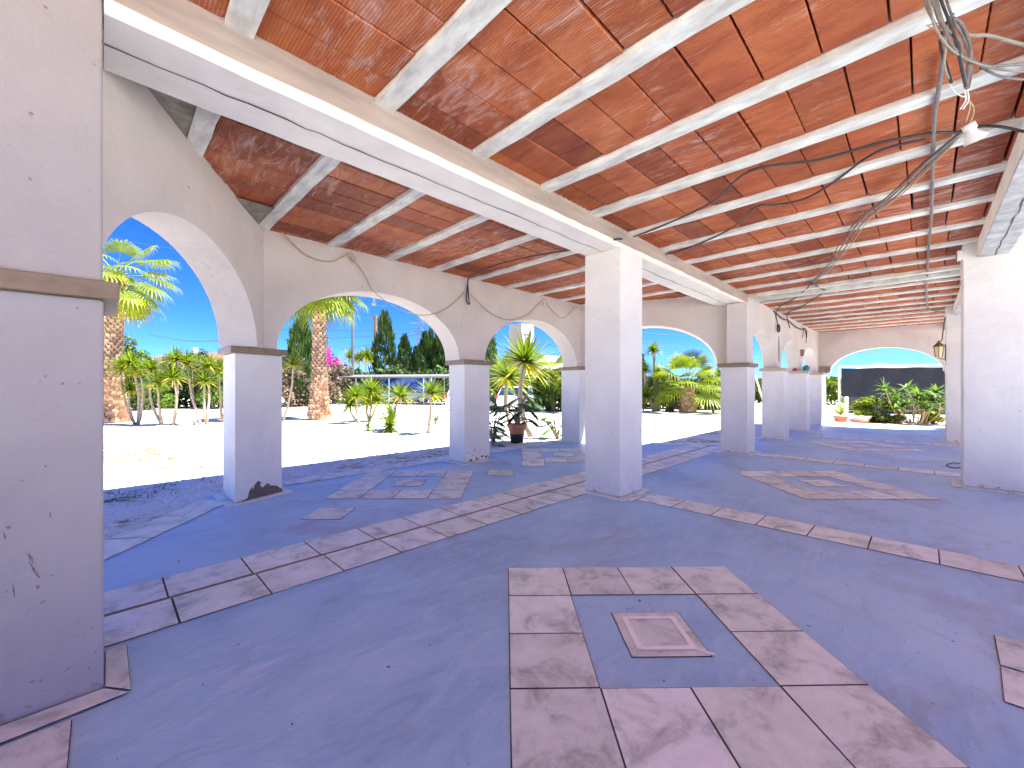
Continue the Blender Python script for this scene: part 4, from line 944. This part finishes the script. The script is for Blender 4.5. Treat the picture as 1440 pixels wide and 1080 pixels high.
for k in range(9):
    za=k*2.5; zb=za+2.5; wa=2.6-.145*za*.8 if za<13 else 1.0; wb_=2.6-.145*zb*.8 if zb<13 else .9; wa=max(.7,wa); wb_=max(.7,wb_)
    for sg in (-1,1): mb.tube([b+Xr*wa*sg-Dr*wa+Vector((0,0,za)),b-Xr*wb_*sg-Dr*wb_+Vector((0,0,zb))],.07,4)
mb.build('lattice',M['mast'],t); mb=MB()
for z in (17,20,23): mb.tube([b-Xr*3.4+Vector((0,0,z)),b+Xr*3.4+Vector((0,0,z))],.12,4)
mb.build('cross_arms',M['mast'],t)
wires=[((300,408),(545,430)),((380,463),(700,452)),((400,478),(720,448)),((480,492),(700,432)),((690,470),(830,486)),((690,448),(830,462)),((860,462),(1060,468)),((860,470),(1060,492)),((1040,500),(1170,506)),((1160,492),(1330,486)),((150,332),(330,352)),((210,470),(330,476))]
for i,(p,q) in enumerate(wires):
    D=60; a=dp(p[0],p[1],D); b=dp(q[0],q[1],D); pts=[a.lerp(b,k/10)-Vector((0,0,.7*math.sin(math.pi*k/10))) for k in range(11)]
    cord('power_line',pts,.035,'cable',['overhead line highest in the second arch','overhead line level with the cypress tops','overhead line slanting below the pylon arms','overhead line rising from the bougainvillea to the pylon','lower overhead line in front of the tower','upper overhead line crossing the tower top','upper overhead line in the wide arch','lower overhead line in the wide arch','overhead line seen through the narrow arches','overhead line high above the shade net','faint overhead line high in the left arch','overhead line just above the orange roof'][i],'power line',sub=1,n=4,group='overhead power lines')
# carport
D=37; a=dp(455,HY,36); b=dp(700,HY,32); a.z=b.z=0; u=(b-a).normalized(); v=Vector((-u.y,u.x,0)); v=v if v.dot(Dr)>0 else -v; L=(b-a).length
t=thing('carport','long flat white carport roof on thin posts behind the yuccas','carport',tuple(a))
mb=MB(); P=[a,b,b+v*4.5,a+v*4.5]; vs=[(p.x,p.y,z) for z in (2.18,2.30) for p in P[:2]]+[(p.x,p.y,z) for z in (2.48,2.6) for p in P[2:]]
mb.add([(P[0].x,P[0].y,2.16),(P[1].x,P[1].y,2.16),(P[2].x,P[2].y,2.5),(P[3].x,P[3].y,2.5),(P[0].x,P[0].y,2.3),(P[1].x,P[1].y,2.3),(P[2].x,P[2].y,2.62),(P[3].x,P[3].y,2.62)],[(0,3,2,1),(4,5,6,7),(0,1,5,4),(1,2,6,5),(2,3,7,6),(3,0,4,7)]); mb.build('roof',simple('carport_roof',(.15,.15,.155),.6,.1,3),t)
for k in range(6):
    p=a+u*L*k/5
    for w_ in (.1,4.2): q=p+v*w_; MB().tube([(q.x,q.y,-.05),(q.x,q.y,2.25)],.05,7).build('post',M['pale_metal'],t)
M['tarp']=simple('blue_tarp',(.01,.06,.28),.5,.25,2,.5,.05)
ta=a+u*L*.33+v*.5; n_=14; vs=[]
for i in range(n_+1):
    q=i/n_; p=ta+u*5.2*q; 
    for j in range(5): z=2.12-(j/4)*(.35+.75*math.sin(math.pi*min(1,q*1.2)*.5)**2+.2*math.sin(q*9)); vs.append((p.x+v.x*.15*math.sin(j+i*.8),p.y+v.y*.15*math.sin(j+i*.8),z))
mb=MB(); mb.add(vs,[(i*5+j,(i+1)*5+j,(i+1)*5+j+1,i*5+j+1) for i in range(n_) for j in range(4)]); tag(mb.build('tarp',M['tarp'],smooth=True),'dark blue tarpaulin hanging under the carport roof','tarpaulin')
# cars
M['carwhite']=simple('white_car_paint',(.78,.79,.80),.25,.02,2,0,spec=.7); M['carglass']=simple('car_glass',(.03,.07,.11),.08,.1,2,0,spec=.9); M['tyre']=simple('tyre',(.02,.02,.02),.8,.1,8); M['rim']=simple('rim',(.45,.45,.47),.3,.1,8,metal=.8); M['tail']=simple('tail_lamp',(.45,.01,.01),.2,.05,6,0); M['silverblue']=simple('pale_blue_paint',(.35,.50,.58),.3,.03,2,0,spec=.7)
def car(label,loc,yaw,paint,suv=True):
    t=thing('parked_car',label,'car',(loc[0],loc[1],-.05),'cars parked in the garden'); H1=1.55 if suv else 1.42
    st_=[(-2.15,.55,.75,.78),(-2.1,.35,.95,.84),(-1.7,.28,1.0,.88),(-.9,.24,.98,.9),(.3,.24,.96,.9),(1.0,.26,.95,.89),(1.5,.3,.88,.86),(2.0,.36,.74,.78),(2.15,.45,.62,.66)]
    mb=MB(); vs=[]
    for x,z0,z1,w_ in st_:
        for y,z in ((-w_*.9,z0),(-w_,z0+.18),(-w_*.985,(z0+z1)/2+.08),(-w_*.93,z1),(0,z1+.03),(w_*.93,z1),(w_*.985,(z0+z1)/2+.08),(w_,z0+.18),(w_*.9,z0)): vs.append((x,y,z))
    n=9; fs=[(i*n+k,(i+1)*n+k,(i+1)*n+(k+1)%n,i*n+(k+1)%n) for i in range(len(st_)-1) for k in range(n)]+[tuple(range(n)),tuple((len(st_)-1)*n+k for k in range(n-1,-1,-1))]
    def L(mb,name,mat,par=t,sm=False):
        o=mb.build(name,mat,None,smooth=sm); o.parent=par; return o
    mb.add(vs,fs); body=L(mb,'body',M[paint],sm=False)
    gh=[(-2.0 if suv else -1.6,.97,.80),(-1.75 if suv else -1.1,H1-.03,.66),(-.6,H1,.68),(.25,H1-.04,.66),(1.0,.96,.80)]
    mb=MB(); a_=[(x,z,w_) for x,z,w_ in gh]
    lowz=.96; g=[(-2.02 if suv else -1.62,.96,.82),(1.02,.95,.82)]
    vv=[(g[0][0],-.82,.95),(g[0][0],.82,.95),(gh[1][0],-.66,gh[1][1]-.03),(gh[1][0],.66,gh[1][1]-.03),(gh[3][0],-.66,gh[3][1]-.03),(gh[3][0],.66,gh[3][1]-.03),(g[1][0],-.82,.95),(g[1][0],.82,.95)]
    mb.add(vv,[(0,1,3,2),(2,3,5,4),(4,5,7,6),(0,2,4,6),(1,7,5,3)]); L(mb,'windows',M['carglass'])
    mb=MB(); rx0,rx1=gh[1][0]-.03,gh[3][0]+.03; mb.add([(rx0,-.68,gh[1][1]-.05),(rx1,-.68,gh[3][1]-.05),(rx1,.68,gh[3][1]-.05),(rx0,.68,gh[1][1]-.05),(rx0+.05,-.58,H1),(rx1-.08,-.58,H1-.01),(rx1-.08,.58,H1-.01),(rx0+.05,.58,H1)],[(0,3,2,1),(4,5,6,7),(0,1,5,4),(1,2,6,5),(2,3,7,6),(3,0,4,7)]); L(mb,'roof',M[paint])
    mb=MB()
    for sy in (-1,1):
        for (xa,za,xb,zb) in ((g[0][0],.95,gh[1][0],gh[1][1]-.03),(gh[3][0],gh[3][1]-.03,1.02,.95),(-.55,.96,-.5,H1-.04)):
            mb.tube([(xa,sy*.825,za),(xb,sy*.675,zb)],.035,5)
    L(mb,'pillars',M[paint])
    for x in (-1.35,1.32):
        for sy in (-1,1):
            mb=MB(); mb.lathe([(.20,-.11),(.32,-.10),(.34,-.05),(.34,.05),(.32,.10),(.20,.11)],(0,0,0),22); mb.v=[(x+v_[0],sy*.80+v_[2],.34+v_[1]) for v_ in mb.v]; wh=L(mb,'wheel',M['tyre'])
            mb=MB(); mb.lathe([(.02,-.115),(.21,-.115),(.21,.115),(.02,.115)],(0,0,0),16); mb.v=[(x+v_[0],sy*.80+v_[2]*1.02,.34+v_[1]) for v_ in mb.v]; L(mb,'rim',M['rim'],wh)
    for sy in (-1,1):
        mb=MB(); mb.box(-2.16,-2.0,sy*.82-.07,sy*.82+.07,.78,1.02) ; L(mb,'tail_lamp',M['tail'])
        mb=MB(); mb.box(1.95,2.14,sy*.62-.13,sy*.62+.13,.60,.72); L(mb,'headlight',M['white_plastic'])
        mb=MB(); mb.box(.75,.92,sy*.98-.1,sy*.98+.1,.98,1.12); L(mb,'mirror',M[paint])
    t.rotation_euler=(0,0,yaw); return t
ang=math.atan2(Dr.y,Dr.x)
p=dp(742,HY,24.5); car('white car with a red tail lamp behind the flowerpot plant',(p.x+1.2,p.y+1.2),ang+R(-35),'carwhite')
p=dp(672,HY,27); car('white car mostly hidden behind the second column, side windows showing',(p.x,p.y),ang+R(-80),'carwhite')
p=dp(524,HY,36); car('pale blue car parked under the carport',(p.x+.5,p.y+.5),ang+R(-75),'silverblue',False)
p=dp(572,HY,37); car('dark-windowed car in the carport shade beneath the blue tarp',(p.x+.5,p.y+.5),ang+R(-90),'carwhite')
g=MB()
for (x0,x1,D0,D1) in ((105,350,29.5,29.5),(394,472,29.5,33),(440,700,41,39),(680,836,26.5,24.5),(868,1036,28.5,26.5),(1036,1184,39,33)):
    a=dp(x0,HY,D0); b=dp(x1,HY,D1); g.add([(a.x-Dr.x*.9,a.y-Dr.y*.9,-.044),(b.x-Dr.x*.9,b.y-Dr.y*.9,-.044),(b.x+Dr.x*2,b.y+Dr.y*2,-.044),(a.x+Dr.x*2,a.y+Dr.y*2,-.044)],[(0,1,2,3)])
struct(g.build('soil_beds',simple('bed_soil',(.13,.085,.055),.95,.4,2)))
# grass tufts and stones
random.seed(5); m=tmb()
for i in range(420):
    px=random.gauss(215,55); py=random.gauss(642,11)
    if px<133: px=random.uniform(133,300)
    if i%6==0: px=random.uniform(133,420); py=random.uniform(655,700)
    if random.random()<.25: px=random.uniform(130,620); py=random.uniform(625,760)
    p=at(px,py,-.05)
    if p.y<7.35 and p.x>0 : continue
    if p.y<3.9+ (p.x+2)*1.2: continue
    for k in range(6):
        v=rv(); v.z=abs(v.z)+.4; blade(m,p+Vector((random.uniform(-.06,.06),random.uniform(-.06,.06),0)),v,random.uniform(.05,.12),.018,.6,(random.uniform(1.2,2.6),random.uniform(1.0,1.7),1.0),2)
M['weed']=leaf_mat('weed',(.09,.11,.035),(.17,.17,.07),trans=.3)
tag(tbuild(m,'grass_tufts',M['weed']),kind='stuff')
mb=MB()
for i in range(2600):
    s=random.uniform(-1.5,8.8); tt=random.uniform(7.25,8.9) if s>.9 else random.uniform(4.6+ (s+.85)*1.2+.15,8.5)
    r=random.uniform(.010,.034)*random.uniform(.6,1); c=Vector((s,tt,-.05+r*.3)); vs=[c+Vector((r*random.uniform(.7,1.2),0,0)),c+Vector((0,r*random.uniform(.7,1.2),0)),c+Vector((-r,0,0)),c+Vector((0,-r,0)),c+Vector((0,0,r*.8))]
    mb.add(vs,[(0,1,4),(1,2,4),(2,3,4),(3,0,4)])
tag(mb.build('loose_stones',simple('loose_stone',(.78,.76,.72),.9,.4,30)),kind='stuff')
# stone by yucca
p=at(262,598,-.05); mb=MB(); mb.lathe([(.30,0),(.34,.08),(.22,.17),(.02,.20)],p,9); mb.v=[tuple(Vector(v)+rv(.025)) for v in mb.v]; tag(mb.build('garden_stone',M['raw']),'flat grey stone lying between the yuccas in the left arch','stone')
bpy.context.view_layer.update()
